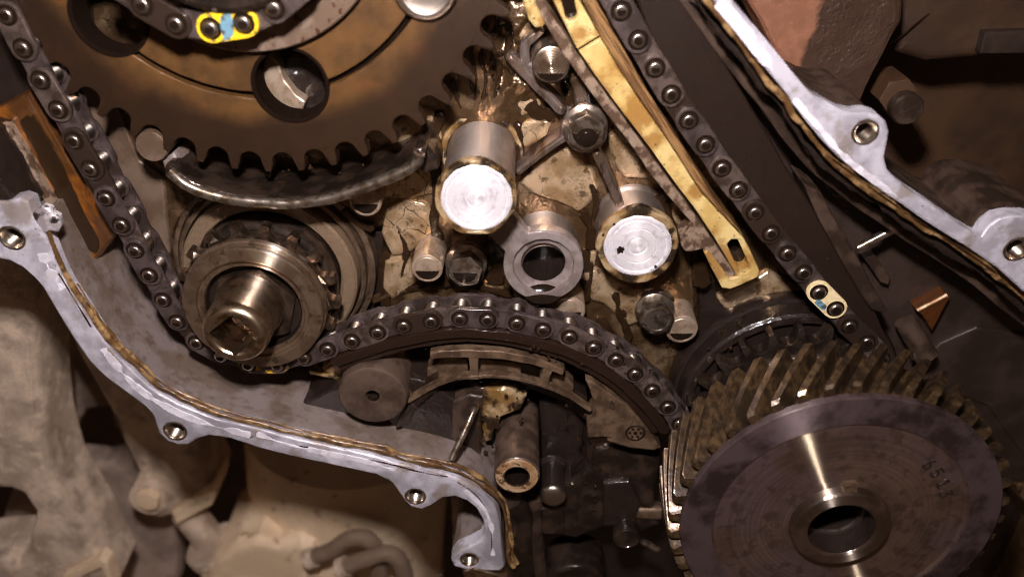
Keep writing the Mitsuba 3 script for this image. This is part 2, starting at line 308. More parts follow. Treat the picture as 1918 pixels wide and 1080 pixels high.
def c_amber(p, n, uv):
    x, y, z = mm(p)
    c = mix((.36, .145, .02), (.16, .055, .008), smoothstep(.36, .62, fbm(x / 11 + 2, y / 11, z / 11, 3)))
    return mix(c, (.030, .016, .008), smoothstep(.28, .56, fbm((x * .82 + z * .57) / 9 + 9.4, y / 9, (z * .82 - x * .57) / 20, 3)) * .85)
mat('amber_plastic', c_amber, .12, 0.0, spec=.6, coat=.8, bump=lambda p, n, uv: fbm(mm(p)[0] / 5, mm(p)[1] / 5, mm(p)[2] / 5, 2), bscale=4e-4)
mat('eyelet_steel', lambda p, n, uv: mix((.42, .38, .40), (.27, .23, .23), smoothstep(.36, .64, fbm(mm(p)[0] / 5, mm(p)[1] / 5, mm(p)[2] / 5, 4))), .36, .55, bump=b_scr, bscale=.3e-4)
mat('bracket_steel', lambda p, n, uv: mix((.40, .34, .30), (.13, .09, .07), smoothstep(.42, .60, fbm(mm(p)[0] / 3, mm(p)[1] / 3, mm(p)[2] / 3, 4))), .38, .5, bump=b_cast, bscale=.6e-4)
def c_frame(p, n, uv):
    x, y, z = mm(p)
    return mix((.19, .145, .112), (.085, .06, .046), smoothstep(.36, .66, fbm(x / 4, y / 4, z / 4, 4)))
mat('guide_alloy', c_frame, .34, .5, bump=b_cast, bscale=1.2e-4, coat=.4)
mat('tan_metal', lambda p, n, uv: mix(mix((.50, .40, .30), (.34, .22, .13), smoothstep(.36, .62, fbm(mm(p)[0] / 3, mm(p)[1] / 3, mm(p)[2] / 3, 4))), (.10, .06, .035), smoothstep(.56, .68, fbm(mm(p)[0] / 2 + 9, mm(p)[1] / 2, mm(p)[2] / 2, 4))), .45, .3, bump=b_cast, bscale=1e-4)
mat('cast_dark', lambda p, n, uv: mix((.115, .09, .082), (.055, .04, .035), smoothstep(.34, .66, fbm(mm(p)[0] / 6, mm(p)[1] / 6, mm(p)[2] / 6, 4))), .38, .35, coat=.3, bump=b_cast, bscale=1.2e-4)
def c_dust(p, n, uv):
    x, y, z = mm(p)
    c = mix((.58, .49, .41), (.37, .305, .25), smoothstep(.36, .64, fbm(x / 14, y / 14, z / 14, 4)))
    c = mix(c, (.64, .55, .44), smoothstep(.58, .72, fbm(x / 5 + 40, y / 5, z / 5, 4)) * .6)
    c = mix(c, (.22, .16, .13), smoothstep(.55, .78, fbm(x / 9 + 80, y / 9, z / 9, 4)) * .7)
    return c * (.78 + .44 * fbm(x / .9, y / .9, z / .9, 2))
mat('dust', c_dust, .85, 0.0, spec=.2, bump=b_cast, bscale=2.6e-4)
def c_dustd(p, n, uv):
    x, y, z = mm(p)
    c = mix((.42, .34, .30), (.25, .20, .175), smoothstep(.36, .64, fbm(x / 16, y / 16, z / 16, 4)))
    return mix(c, (.36, .28, .22), smoothstep(.58, .74, fbm(x / 6 + 40, y / 6, z / 6, 4)) * .6)
mat('dust_dark', c_dustd, .85, 0.0, spec=.2, bump=b_cast, bscale=3e-4)
def c_beige(p, n, uv):
    x, y, z = mm(p)
    c = mix((.74, .62, .47), (.62, .50, .36), smoothstep(.36, .64, fbm(x / 22, y / 22, z / 22, 4)))
    return mix(c, (.30, .20, .11), smoothstep(.66, .76, fbm(x / 6 + 4, y / 6, z / 6, 3)) * .7)
mat('beige', c_beige, .6, 0.0, spec=.4, bump=b_cast, bscale=1.2e-4)
mat('rubber', lambda p, n, uv: mix((.20, .16, .135), (.11, .085, .075), fbm(mm(p)[0] / 5, mm(p)[1] / 5, mm(p)[2] / 5, 3)), .7, 0.0, spec=.3)
def c_bay(p, n, uv):
    x, y, z = mm(p)
    return mix((.062, .034, .017), (.030, .017, .010), smoothstep(.35, .65, fbm(x / 30, y / 30, z / 30, 4)))
mat('bay', c_bay, .6, 0.0)
def c_rust(p, n, uv):
    x, y, z = mm(p); e = x - 99.5 + .13 * (98 - z) + 7 * (fbm(x / 7, y / 7, z / 7, 4) - .5)
    wet = smoothstep(-1.2, 1.2, e)
    c = mix((.27, .14, .10), (.15, .075, .052), fbm(x / 3, y / 3, z / 3, 4))
    return mix(c, mix((.055, .033, .026), (.03, .019, .015), fbm(x / 5, y / 5, z / 5, 3)), wet)
mat('rust_wet', c_rust, .38, 0.0, bump=lambda p, n, uv: fbm(mm(p)[0] / .9, mm(p)[1] / .9, mm(p)[2] / .9, 3), bscale=4e-4)
mat('paint_yellow', lambda p, n, uv: mix((.80, .52, .015), (.10, .07, .05), smoothstep(.60, .66, fbm(mm(p)[0] / 1.0, mm(p)[1], mm(p)[2] / 1.0, 3))), .4)
mat('paint_worn', lambda p, n, uv: mix((.06, .045, .04), (.55, .36, .03), smoothstep(.56, .66, fbm(mm(p)[0] / 2.2, mm(p)[1], mm(p)[2] / 2.2, 3))), .35)
mat('paint_blue', lambda p, n, uv: mix((.12, .25, .34), (.06, .07, .07), smoothstep(.5, .62, fbm(mm(p)[0] / 1.2, 1.0, mm(p)[2] / 1.2, 3))), .5)
mat('paint_cream', lambda p, n, uv: mix((.78, .66, .40), (.62, .48, .26), fbm(mm(p)[0] / 2, mm(p)[1], mm(p)[2] / 2, 3)), .45)
mat('pad', lambda p, n, uv: mix((.19, .155, .135), (.12, .09, .072), smoothstep(.34, .66, fbm(mm(p)[0] / 9, mm(p)[1] / 9, mm(p)[2] / 9, 4))), .42, .4, coat=.2, bump=b_cast, bscale=1e-4)
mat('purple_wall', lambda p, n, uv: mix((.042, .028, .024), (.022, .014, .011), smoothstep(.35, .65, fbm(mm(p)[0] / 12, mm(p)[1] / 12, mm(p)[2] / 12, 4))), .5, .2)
mat('lamp_body', (.03, .03, .03), .5)

# ------------------------------------------------------------------ lamp: torch with seven LEDs
def lamp():
    t = thing('led_torch', 'hand-held torch with seven white diodes lighting the engine', 'torch')
    aim = -LAMP_POS + np.array([-45, 0, -50.]); aim = aim / np.linalg.norm(aim)
    u = np.cross(aim, [0, 0, 1.0]); u /= np.linalg.norm(u); w = np.cross(u, aim)
    fr = np.eye(4); fr[:3, 0], fr[:3, 1], fr[:3, 2], fr[:3, 3] = u, w, aim, LAMP_POS
    def put(m): m = m.copy(); m.apply_transform(fr); return trimesh.Trimesh(m.vertices * MM, m.faces, process=False)
    body = trimesh.creation.cylinder(15, 60, sections=32); body.apply_translation([0, 0, -31.5])
    scene[t + '__body'] = mikit.ply(put(body), M.lamp_body, smooth=35)
    for i in range(7):
        d = trimesh.creation.cylinder(2.6, .5, sections=20); a = i * math.pi / 3
        d.apply_translation([9 * math.cos(a) * (i < 6), 9 * math.sin(a) * (i < 6), 0])
        scene[numbered(t + '__diode')] = {**mikit.ply(put(d), M.lamp_body), 'emitter': {'type': 'area', 'radiance': {'type': 'rgb', 'value': [LAMP_RAD * c for c in LAMP_COL]}}}
lamp()

# ------------------------------------------------------------------ the timing case: flange rims, walls, sealant
CASE_L_OUT = [(-90,470),(0,485),(20,490),(43,503),(63,520),(80,540),(100,573),(120,607),(143,643),(167,677),(193,703),(217,722),(240,738),(260,752),(275,765),(287,780),(292,797),(297,812),(313,827),(333,834),(353,833),(370,822),(393,816),(433,822),(480,838),(540,853),(600,866),(660,879),(705,889),(733,903),(747,920),(757,937),(770,950),(790,954),(807,947),(830,932),(853,930),(875,938),(893,953),(905,975),(908,997),(900,1012),(880,1023),(857,1032),(845,1048),(850,1060),(870,1066),(915,1069),(926,1069)]
CASE_L_IN = [(930,1069),(937,1069),(945,1060),(942,1045),(939,1020),(937,985),(932,962),(925,945),(907,927),(880,907),(847,892),(813,882),(773,873),(740,867),(707,855),(647,842),(580,827),(533,817),(480,802),(433,792),(400,783),(367,770),(333,756),(300,738),(277,722),(247,693),(220,667),(193,637),(173,610),(150,573),(127,540),(108,503),(95,470),(83,442),(78,425),(70,418),(60,402),(52,378),(36,372),(10,378),(-90,372)]
CASE_R_OUT = [(1330,-60),(1372,0),(1438,78),(1480,130),(1510,165),(1525,180),(1540,186),(1558,197),(1578,207),(1598,212),(1625,210),(1645,215),(1660,228),(1666,247),(1662,270),(1657,293),(1662,317),(1680,338),(1705,357),(1740,380),(1771,402),(1805,425),(1830,440),(1838,443),(1850,425),(1870,410),(1895,405),(1930,405),(1990,420)]
CASE_R_IN = [(1990,600),(1918,548),(1871,505),(1821,470),(1785,447),(1738,418),(1691,385),(1651,360),(1605,323),(1571,297),(1538,262),(1505,222),(1471,174),(1438,134),(1400,85),(1365,40),(1335,0),(1290,-60)]
FD = 40.0
case = thing('timing_case', 'pale machined alloy timing case rim framing the chains', 'engine case')
HOLES_L = [(22, 446, 19), (328, 807, 17), (778, 929, 15), (879, 1047, 13)]
HOLES_R = [(1621, 248, 19), (1905, 467, 19)]
def flange(out, inn, holes, mat_face, mat_wall, sd):
    g = poly(out + inn, FD)
    for x, y, r in holes: g = g.difference(Point(P(x, y, FD)).buffer(RM(x, y, r, FD) + .5, 12))
    f = obj('rim', extr(g, FD - 6, FD, 1.0, 3), mat_face, case)
    gw = poly(out + inn, FD).buffer(-.7).difference(Polygon(PL([(-200,330),(170,330),(165,500),(118,528),(60,424),(-200,424)], FD)))
    for x, y, r in holes: gw = gw.difference(Point(P(x, y, FD)).buffer(RM(x, y, r, FD) + .7, 12))
    obj('wall', rough_up(extr(gw, -6, FD - 5.2, 0), .35, 9, 4, sd), mat_wall, case, smooth=50)
    for x, y, r in holes:
        c, R = P(x, y, FD), RM(x, y, r, FD); prof = [(R + 1.0, FD + .02), (R + .35, FD + .02), (R, FD - .5)]
        for k in range(14): prof += [(R - .02, FD - .7 - k), (R - .45, FD - 1.2 - k)]
        obj('threaded_hole', lathe(prof + [(0, FD - 16)], c, 40), M.bolt, f)
    return f
flange(CASE_L_OUT, CASE_L_IN, HOLES_L, M.face, M.wall, 1)
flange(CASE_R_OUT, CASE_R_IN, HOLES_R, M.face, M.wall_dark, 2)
def bead(pts, D, r, jit, sd, flat=.7):
    p = smooth_line([P3(x, y, D) for x, y in pts], 14); p[:, :2] += (meshkit.fbm(np.c_[p / 5], 2, sd)[:, None] - .5) * 1.2
    rr = r * np.clip(.25 + 2.2 * (meshkit.fbm(p / 15, 3, sd + 5) - .32), .18, 1.5)
    return tube(p, rr, 14, jit, sd, flat)
SL = [(82,418),(93,440),(105,472),(119,505),(138,538),(161,571),(184,607),(204,633),(231,662),(258,688),(288,716),(311,731),(344,748),(378,762),(411,775),(444,784),(490,794),(543,808),(590,818),(657,833),(717,846),(750,858),(783,864),(823,873),(857,883),(890,898),(917,918),(936,937),(944,958),(949,985),(951,1020),(953,1048),(962,1062)]
obj('sealant_bead', bead(SL, 38.6, 1.5, .22, 3), M.sealant, case, smooth=60)
obj('sealant_bead', bead([(x + 6, y - 7) for x, y in SL[4:]], 35.5, 1.1, .3, 9), M.sealant, case, smooth=60)
SR = [(1300,-30),(1325,2),(1356,44),(1391,89),(1429,138),(1462,178),(1496,226),(1528,266),(1562,302),(1597,329),(1643,366),(1684,392),(1730,425),(1777,454),(1813,477),(1862,512),(1910,553),(1960,590)]
obj('sealant_bead', bead(SR, 38.6, 1.15, .4, 14), M.sealant, case, smooth=60)
obj('sealant_bead', bead([(x - 12, y + 9) for x, y in SR], 34, 1.3, .6, 19), M.oily_black, case, smooth=60)
obj('inner_lip', extr(band([(x - 26, y + 20) for x, y in SR], 24, 3.5), -2, 24, .8), M.wall_dark, case)

mat('residue', lambda p, n, uv: mix((.68, .66, .74), (.50, .475, .53), smoothstep(.4, .66, fbm(mm(p)[0] / 3, mm(p)[1] / 3, mm(p)[2] / 3, 4))), .6)
def residue(pts, w, sd):
    p = smooth_line(PL(pts, FD), 26); k = np.arange(len(p)); wd = 1.7 * w * np.clip(3.2 * meshkit.fbm(np.c_[k / 16.0, k * 0, k * 0], 5, sd) - 1.0, .03, 1.1); wd[[0, -1]] *= .3
    t = np.gradient(p, axis=0); t /= np.linalg.norm(t, axis=1, keepdims=True); nn = np.c_[-t[:, 1], t[:, 0]]
    obj('gasket_residue', extr(Polygon(np.vstack([p + nn * wd[:, None], (p - nn * wd[:, None] * .8)[::-1]])).buffer(0), FD - .2, FD + .22, .1, 1), M.residue, case, label='pale smear of old gasket on the rim' if sd == 41 else None)
for k, pts in enumerate(([(858,903),(888,923),(910,953),(919,990),(922,1040)], [(560,834),(640,851),(720,866),(790,884),(838,892)], [(1350,22),(1400,92),(1452,160)], [(1560,298),(1640,358),(1720,413),(1790,458),(1868,512)], [(110,512),(140,562),(170,612)])):
    p = smooth_line([P3(x, y, FD) for x, y in pts], 12); obj('groove_line', tube(p, np.clip(.55 * meshkit.fbm(p / 5, 3, 60 + k) - .08, .04, .5), 8, 0, 0, .6), M.oil_brown, case, smooth=60)  # dark tubes laid where the rim has fine grooves
residue([(78,474),(88,495),(100,520),(118,542)], 1.1, 41)
residue([(192,652),(210,675),(235,704),(262,730),(300,755),(345,778),(400,797),(470,815)], .9, 42)
residue([(480,812),(540,832),(600,846),(680,862),(740,880)], .7, 43)
residue([(1345,4),(1385,52),(1420,96),(1452,138)], 1.0, 44)
residue([(1486,186),(1530,236),(1575,288),(1620,326),(1680,368)], .6, 45)
residue([(870,918),(905,950),(921,990),(923,1040)], .6, 46)
# ------------------------------------------------------------------ engine block front: an uneven cast wall with pockets
block = thing('engine_block', 'golden brown varnished cast engine front with cracked oil film', 'engine block')
MID_L = PL([((a[0] + b[0]) / 2, (a[1] + b[1]) / 2) for a, b in zip(CASE_L_OUT[::1], CASE_L_OUT)], FD)
inside = Polygon(MID_L + PL([(960,1200),(2100,1500),(2200,700)], 0) + PL(CASE_R_OUT[::-1], FD) + PL([(1250,-260),(-300,-260)], 0)).buffer(-2.8)
def heightfield():
    st = .8; xs = np.arange(-190, 240, st); zs = np.arange(-170, 130, st); X, Z = np.meshgrid(xs, zs)
    q = np.stack([X, Z, 0 * X], -1)
    H = (meshkit.fbm(q / 16, 4, 4) - .5) * 2.0 + (meshkit.fbm(q / 3.5, 3, 8) - .5) * .3
    def dig(pts, depth, blur, D=0.0):
        nonlocal H
        m = shapely.contains_xy(Polygon(PL(pts, D)).buffer(0), X, Z).astype(float)
        H = H + depth * gaussian_filter(m, blur / st)
    # the lively golden slope above the tall capped boss
    dig([(840,250),(850,60),(900,-60),(1010,-60),(1015,90),(985,205),(930,240)], 3.5, 4)
    bump = np.exp(-(((X - P(985,110)[0]) / 9) ** 2 + ((Z - P(985,110)[1]) / 16) ** 2)); H = H + bump * (meshkit.fbm(q / 5, 3, 31) - .35) * 12
    dig([(940,40),(955,60),(950,150),(935,170),(930,90)], -4, 1.5)
    dig([(680,430),(722,430),(718,520),(712,660),(640,690),(672,560)], -9, 1.0)          # dark slot right of the pump
    dig([(1305,470),(1345,500),(1350,600),(1330,680),(1275,700),(1310,600)], -8, 1.0)
    dig([(600,700),(650,650),(760,590),(900,572),(1050,590),(1170,650),(1290,780),(1400,620),(1600,560),(1750,700),(1950,1000),(1800,1300),(960,1300),(960,960),(840,870),(640,800)], -14, 1.2)
    dig([(985,40),(1020,30),(1030,60),(1000,90),(990,140),(975,90)], -5, 1.0)
    dig([(1060,160),(1095,130),(1130,140),(1110,200),(1080,205)], -6, 1.0)
    c = P(505, 513, 0); r = np.hypot(X - c[0], Z - c[1]); H = np.where(r < 36, H - 7 * np.clip((36 - r) / 2, 0, 1), H)
    ny, nx = X.shape; idx = np.arange(nx * ny).reshape(ny, nx)
    ins = shapely.contains_xy(inside, (X[:-1, :-1] + st / 2), (Z[:-1, :-1] + st / 2))
    a, b, c_, d = idx[:-1, :-1][ins], idx[:-1, 1:][ins], idx[1:, 1:][ins], idx[1:, :-1][ins]
    m = trimesh.Trimesh(np.c_[X.ravel(), Z.ravel(), H.ravel()], np.vstack([np.c_[a, b, c_], np.c_[a, c_, d]]), process=False); m.remove_unreferenced_vertices(); return m
obj('front_wall', heightfield(), M.block, block, smooth=True)
obj('shade_oil_recess', rough_up(extr(poly([(600,712),(655,668),(760,612),(900,596),(1050,612),(1170,670),(1290,790),(1400,640),(1600,580),(1750,720),(1950,1020),(1800,1290),(975,1290),(962,985),(930,930),(840,885),(650,815)], -12), -16, -12.2, .4), .5, 6, 5, 3), M.oily_black, block, smooth=50, label='hollow behind the lower chain guide painted black for shade and oil')  # shade of the hollow painted black along with its oil
obj('shade_oil_slot', rough_up(extr(poly([(683,436),(718,436),(716,520),(708,650),(648,680),(676,560)], -6), -12, -6.6, .3), .3, 5, 4, 4), M.oily_black, block, smooth=50)  # black floors paint in the slot shade along with oil
obj('shade_oil_slot', rough_up(extr(poly([(1308,480),(1340,505),(1345,600),(1325,672),(1285,690),(1312,600)], -5), -12, -5.6, .3), .3, 5, 4, 4), M.oily_black, block, smooth=50)
# smooth grey wall patch left of the pump and the dark floor right of the tension arm
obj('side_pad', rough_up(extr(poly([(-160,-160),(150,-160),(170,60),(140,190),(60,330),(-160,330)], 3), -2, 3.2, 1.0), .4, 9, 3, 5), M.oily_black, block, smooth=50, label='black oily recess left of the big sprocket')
obj('side_pad', rough_up(extr(poly([(140,120),(200,150),(262,300),(305,330),(318,470),(300,560),(205,500),(60,200)], 2), -2, 2.2, 1.0), .4, 9, 3, 5), M.pad, block, smooth=50, label='smooth grey cast pad behind the left chain run')
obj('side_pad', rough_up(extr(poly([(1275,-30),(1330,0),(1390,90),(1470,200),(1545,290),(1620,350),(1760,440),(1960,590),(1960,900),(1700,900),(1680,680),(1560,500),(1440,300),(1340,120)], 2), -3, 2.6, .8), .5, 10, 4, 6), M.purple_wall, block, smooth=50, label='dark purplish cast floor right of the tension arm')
for pts in ([(975,345),(1000,312),(1030,290),(1058,279),(1086,288),(1106,312),(1119,350),(1106,376),(1088,396),(1040,376),(1000,364)], [(1138,255),(1155,240),(1180,278),(1226,335),(1172,331),(1153,305)], [(975,236),(1000,225),(1032,226),(1024,255),(985,276),(968,270)], [(726,395),(760,370),(800,385),(812,430),(770,470),(735,480),(716,440)], [(1110,505),(1160,530),(1200,545),(1205,600),(1180,610),(1135,570),(1108,560)], [(726,250),(775,205),(812,215),(826,262),(800,285),(740,300)], [(700,310),(760,300),(806,315),(812,360),(770,372),(716,368)], [(842,120),(868,70),(890,90),(893,150),(880,192),(850,190)], [(938,150),(965,135),(1005,165),(1012,195),(980,218),(945,205),(932,180)], [(965,-20),(1000,-30),(1010,30),(985,80),(962,60)], [(722,490),(765,482),(775,530),(735,560),(718,540)], [(1118,470),(1090,480),(1086,520),(1104,545)], [(1252,392),(1268,385),(1290,420),(1285,432),(1262,415)], [(1345,560),(1395,535),(1440,510),(1500,540),(1530,575),(1440,580),(1380,600)]):
    obj('cast_pad', rough_up(extr(poly(pts, 2.5, .9).buffer(.5, 8), -1, 2.3, 1.5, 4), .6, 6, 1.5, 7), M.gold_pad, block, smooth=50)
def oil_shade_run(pts, w, sd, D=2.2):  # dark strips: oil, with the shadow beside the tall boss painted in
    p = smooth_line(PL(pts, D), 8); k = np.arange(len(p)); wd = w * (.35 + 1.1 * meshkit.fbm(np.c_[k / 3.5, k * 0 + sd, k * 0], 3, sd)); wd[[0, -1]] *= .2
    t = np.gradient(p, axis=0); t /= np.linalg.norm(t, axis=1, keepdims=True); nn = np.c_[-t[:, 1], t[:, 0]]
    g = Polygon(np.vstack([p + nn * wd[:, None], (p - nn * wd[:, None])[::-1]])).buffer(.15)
    obj('oil_shade_run', rough_up(extr(g, -3, D, .7, 3), .35, 3, 1.0, sd), M.oil_brown, block, smooth=60)
for i, (pts, w, D) in enumerate([([(812,300),(818,360),(812,420),(822,455)], 1.8, 2.5), ([(724,470),(716,520),(722,580)], 1.6, 1.5), ([(901,30),(909,70),(900,110),(910,150),(903,190)], .55, 4.8), ([(925,10),(932,50),(922,90),(934,130),(926,185)], .7, 4.8), ([(955,-20),(945,20),(956,60),(950,100),(962,140)], 1.0, 4.8), ([(888,70),(884,110),(892,150),(888,190)], .45, 4.2), ([(872,120),(884,160),(896,192)], .9, 3.5), ([(845,150),(858,185),(866,205)], 1.0, 3), ([(930,440),(945,470),(940,520)], 2.6, 2.5), ([(1090,395),(1106,430),(1108,470)], 1.5, 2.5), ([(990,195),(1010,215),(1040,215)], 2.2, 3.0), ([(965,270),(972,300),(968,330)], 1.6, 3.0), ([(840,470),(838,510),(835,540)], 1.8, 2.5), ([(760,545),(820,532),(900,540),(960,556)], 1.0, 2.6), ([(1120,600),(1160,640),(1210,690)], 1.2, 2.6), ([(1230,360),(1250,400),(1265,440)], 1.8, 2.5), ([(1060,130),(1075,170),(1068,200)], 2.2, 2.5), ([(1110,150),(1120,180),(1140,200)], 2.2, 2.5), ([(1000,90),(990,130),(985,165)], 1.2, 4), ([(826,210),(812,260),(810,320)], 1.6, 2.8), ([(968,230),(975,270),(968,310)], 1.3, 2.8), ([(920,455),(932,490),(925,535)], 2.4, 2.4), ([(745,430),(760,470),(752,520)], 1.0, 2.4), ([(1095,470),(1100,520),(1090,570)], 2.0, 2.4), ([(1150,545),(1165,590),(1180,640)], 1.8, 2.4), ([(1255,560),(1265,600),(1250,650)], 1.6, 2.4), ([(1105,345),(1118,375),(1112,410)], 1.0, 2.6), ([(640,395),(670,420),(700,430)], 1.4, 2.4), ([(1295,440),(1310,480),(1318,540)], 2.4, 2.4)]): oil_shade_run(pts, w, i + 1, D)
def rib(pts, D, w, m=M.boss, D0=-2, amp=.25):
    obj('rib', rough_up(extr(band(pts, D, w), D0, D, w * .38, 3), amp, 5, 1.6, 11), m, block, smooth=60)
rib([(1066,252),(1020,285),(972,322)], 9, 2.6)
rib([(1118,290),(1140,335),(1162,388)], 13, 2.8)
rib([(958,112),(1000,155),(1050,206)], 9, 3.6)
rib([(1082,150),(1090,180),(1094,215)], 10, 5.0)
rib([(1130,200),(1150,215),(1165,240),(1200,285)], 8, 4.0)
rib([(700,565),(760,545),(840,535),(940,540)], 2.0, 1.6, M.block)
rib([(1120,600),(1170,640),(1230,700)], 2.0, 1.6, M.block)
rib([(1010,60),(985,85),(985,120),(1003,130)], 8, 3.0)

def cyl_body(name, x, y, r, D, base=-2.0, m=M.turned_boss, fil=2.0, parent=block):
    c, R = P(x, y, D), RM(x, y, r, D)
    return obj_uv(name, [(R + fil, base), (R + fil * .4, base + fil * .6 + 2), (R, base + fil + 2), (R, D - .6), (R - .6, D), (0, D)], c, m, parent, 90), c, R
# two tall bosses with bright plugs
def capped(x, y, r, D, collar, sd):
    b, c, R = cyl_body('boss', x, y, r, D)
    k = np.linspace(0, 2 * np.pi, 90, endpoint=False)
    rr = RM(x, y, collar, D) * (1 + .07 * (meshkit.fbm(np.c_[np.cos(k) * 2, np.sin(k) * 2, 0 * k], 3, sd) - .5) * 2)
    g = Polygon(np.c_[c[0] + rr * np.cos(k), c[1] + rr * np.sin(k)]).difference(Point(c).buffer(R * .93, 24))
    obj('collar', rough_up(extr(g, D - 2.2, D + .8, .8, 3), .2, 2.5, 1.2, sd), M.goldrim, b, smooth=60)
    Rd = R * .95
    obj_uv('plug', [(Rd, D - 1), (Rd, D + .5), (Rd - .6, D + .9), (Rd * .88, D + .9), (Rd * .86, D + .5), (Rd * .82, D + .5), (Rd * .80, D + .7), (Rd * .58, D + .75), (Rd * .56, D + .55), (Rd * .53, D + .7), (Rd * .30, D + .65), (Rd * .27, D + .35), (Rd * .2, D + .55), (0, D + .6)], c, M.turned_disc, b, 200)
    return b, c, R
bA, cA, RA = capped(893, 370, 71, 38, 76.5, 5)
obj('base_collar', ringm(cA, RA + .4, RA + 2.6, -2, 3.0, 1.0), M.goldrim, bA)
bB, cB, RB = capped(1194, 459, 67, 20, 78, 6)
for x, y, a, sd in ((1163, 467, 1.5, 1), (1130, 440, .5, 2), (1150, 420, .4, 3), (1228, 500, .6, 4)):
    k = np.linspace(0, 2 * np.pi, 24, endpoint=False); rr = a * (.1 + 1.7 * meshkit.fbm(np.c_[np.cos(k), np.sin(k), 0 * k + sd] * 1.9, 3, sd)); q = P(x, y, 20.8)
    obj('oil_spot', extr(Polygon(np.c_[q[0] + rr * np.cos(k), q[1] + rr * np.sin(k)]), 20.2, 20.98, .12, 2), M.oil, bB)
# the open sleeve with its eyelet plate
cT, RT = P(1020, 497, 17), RM(1020, 497, 62, 17); obj_uv('boss', [(RT + 2, -2), (RT + .8, .8), (RT, 3), (RT, 16.4), (RT - .6, 17), (7.4, 17), (7.4, 2), (0, 2)], cT, M.turned_boss, block, 90)
ch = P(1018, 499, 22); Rp = RM(1018, 499, 75, 22); Rh = RM(1018, 499, 41, 22)
eye = thing('eyelet_plate', 'grey steel eyelet plate with round bore between the two bright plugs', 'bracket')
g = Point(ch).buffer(Rp, 24).union(poly([(985,432),(962,402),(935,400),(915,440),(945,470),(960,500),(1000,470)], 22, .8)).buffer(1.2, 8).buffer(-1.2, 8).difference(Point(ch).buffer(Rh * 1.38, 32))
obj('plate', extr(g, 17.2, 22, .6, 3), M.eyelet_steel, eye)
obj('bore', lathe([(Rh * 1.38 + .05, 21.6), (Rh * 1.36, 20.2), (Rh * 1.04, 19.6), (Rh, 18.8)], ch, 56), M.eyelet_steel, eye)
obj('bore_wall', lathe([(Rh, 18.8), (Rh, 4), (0, 4)], ch, 56), M.oily_black, eye)
oil = trimesh.creation.icosphere(5, 1.0); oil = oil.slice_plane([0, 0, .0], [0, 0, 1]); ov = oil.vertices.copy(); ov[:, 2] = .55 * (1 - (ov[:, 0] ** 2 + ov[:, 1] ** 2)) ** 1.0   # a shallow meniscus across the lower lip
oil = trimesh.Trimesh(ov * [6.2, 3.6, 1.0], oil.faces, process=False); tilt = math.radians(33)
oil.apply_transform(trimesh.transformations.rotation_matrix(-tilt, [1, 0, 0])); ob_ = P(1017, 549, 21.3); oil.apply_translation([ob_[0], ob_[1], 21.3])
obj('oil_pool', oil, M.oil, eye, smooth=True)

def oil_film(c, R, D, cut, parent, name='oil_film'):
    g = Point(c).buffer(R, 24).intersection(shapely.box(c[0] - 99, c[1] - 99, c[0] + 99, c[1] - R * cut))
    obj(name, extr(g, D - .3, D + .22, .18, 2), M.oil, parent)
def dowel(x, y, r, D, label, group=None, base=-2, cut=.25, name='dowel_pin', m=M.dowel, step=.78, film=True):
    t = thing(name, label, 'dowel', group); c, R = P(x, y, D), RM(x, y, r, D)
    obj('shank', lathe([(R + 1.2, base), (R, base + 2), (R, D - .7), (R - .25, D - .2), (R - .7, D), (R * step + .2, D), (R * step, D - .25), (R * step - .25, D), (0, D + .15)], c, 44), m, t, smooth=30)
    if film: oil_film(c, R * (step - .02), D, cut, t)
    return t, c, R
def hexm(c, af, D0, D1, rot):
    k = np.arange(6) * math.pi / 3 + rot; hexp = Polygon(np.c_[c[0] + af / math.sqrt(3) * np.cos(k), c[1] + af / math.sqrt(3) * np.sin(k)])
    prism = trimesh.creation.extrude_polygon(hexp, D1 - D0, engine='earcut'); prism.apply_translation([0, 0, D0])
    import manifold3d as m3
    mk = lambda t: m3.Manifold(m3.Mesh(np.asarray(t.vertices, np.float32), np.asarray(t.faces, np.uint32)))
    lim = lathe([(0, D0 - 1), (af * .9, D0 - 1), (af * .9, D1 - 1.6), (af * .47, D1 + .01), (0, D1 + .01)], c, 48)
    lim.fix_normals(); r = (mk(prism) ^ mk(lim)).to_mesh()
    return trimesh.Trimesh(r.vert_properties[:, :3], r.tri_verts)
def flange_bolt(x, y, r, D, label, rot=0.0, mark=None, oiled=True, h=6.0, base=-2, m=M.bolt, group='flange bolts on the engine front', body=True):
    t = thing('flange_bolt', label, 'bolt', group); c, R = P(x, y, D), RM(x, y, r, D - h)
    if body: cyl_body('boss', x, y, r * .93, D - h - 1.2, base)
    obj('washer_flange', lathe([(R * .5, D - h - 1.3), (R, D - h - 1.3), (R, D - h - .5), (R * .96, D - h - .2), (R * .70, D - h + .7), (R * .5, D - h + .8)], c, 48), m, t)
    af = R * 1.46
    obj('hex_head', hexm(c, af, D - h, D, rot), m, t, smooth=20)
    obj('face', lathe([(af * .46, D - .05), (af * .45, D + .25), (af * .40, D + .25), (af * .37, D - .15), (0, D - .15)], c, 40), m, t)
    if mark:
        tm = meshkit.text_mesh(mark, R * .45, .25); tm.apply_translation([c[0] - R * .16, c[1] - R * .2, D - .15]); obj('mark', tm, m, t)
    if oiled: oil_film(c, af * .39, D - .02, .0, t)
    return t, c, R
flange_bolt(871, 510, 39, 15, 'flange bolt stamped with a figure right of the grey dowel under the tall plug', .2, '8')
flange_bolt(1098, 250, 43, 19, 'oil drowned flange bolt beside the yellow guide where three ribs meet', .5, None, True)
tb = P3(1104, 262, 21); dr_ = trimesh.creation.icosphere(4, 1.0); dr_.apply_scale([3.6, 3.4, 2.2]); dr_.apply_translation([tb[0] - .6, tb[1] - .2, 18.2])
solo('oil_drop', dr_, M.oil, 'fat black oil drop hanging on the flange bolt beside the yellow guide', 'oil drop', smooth=True)
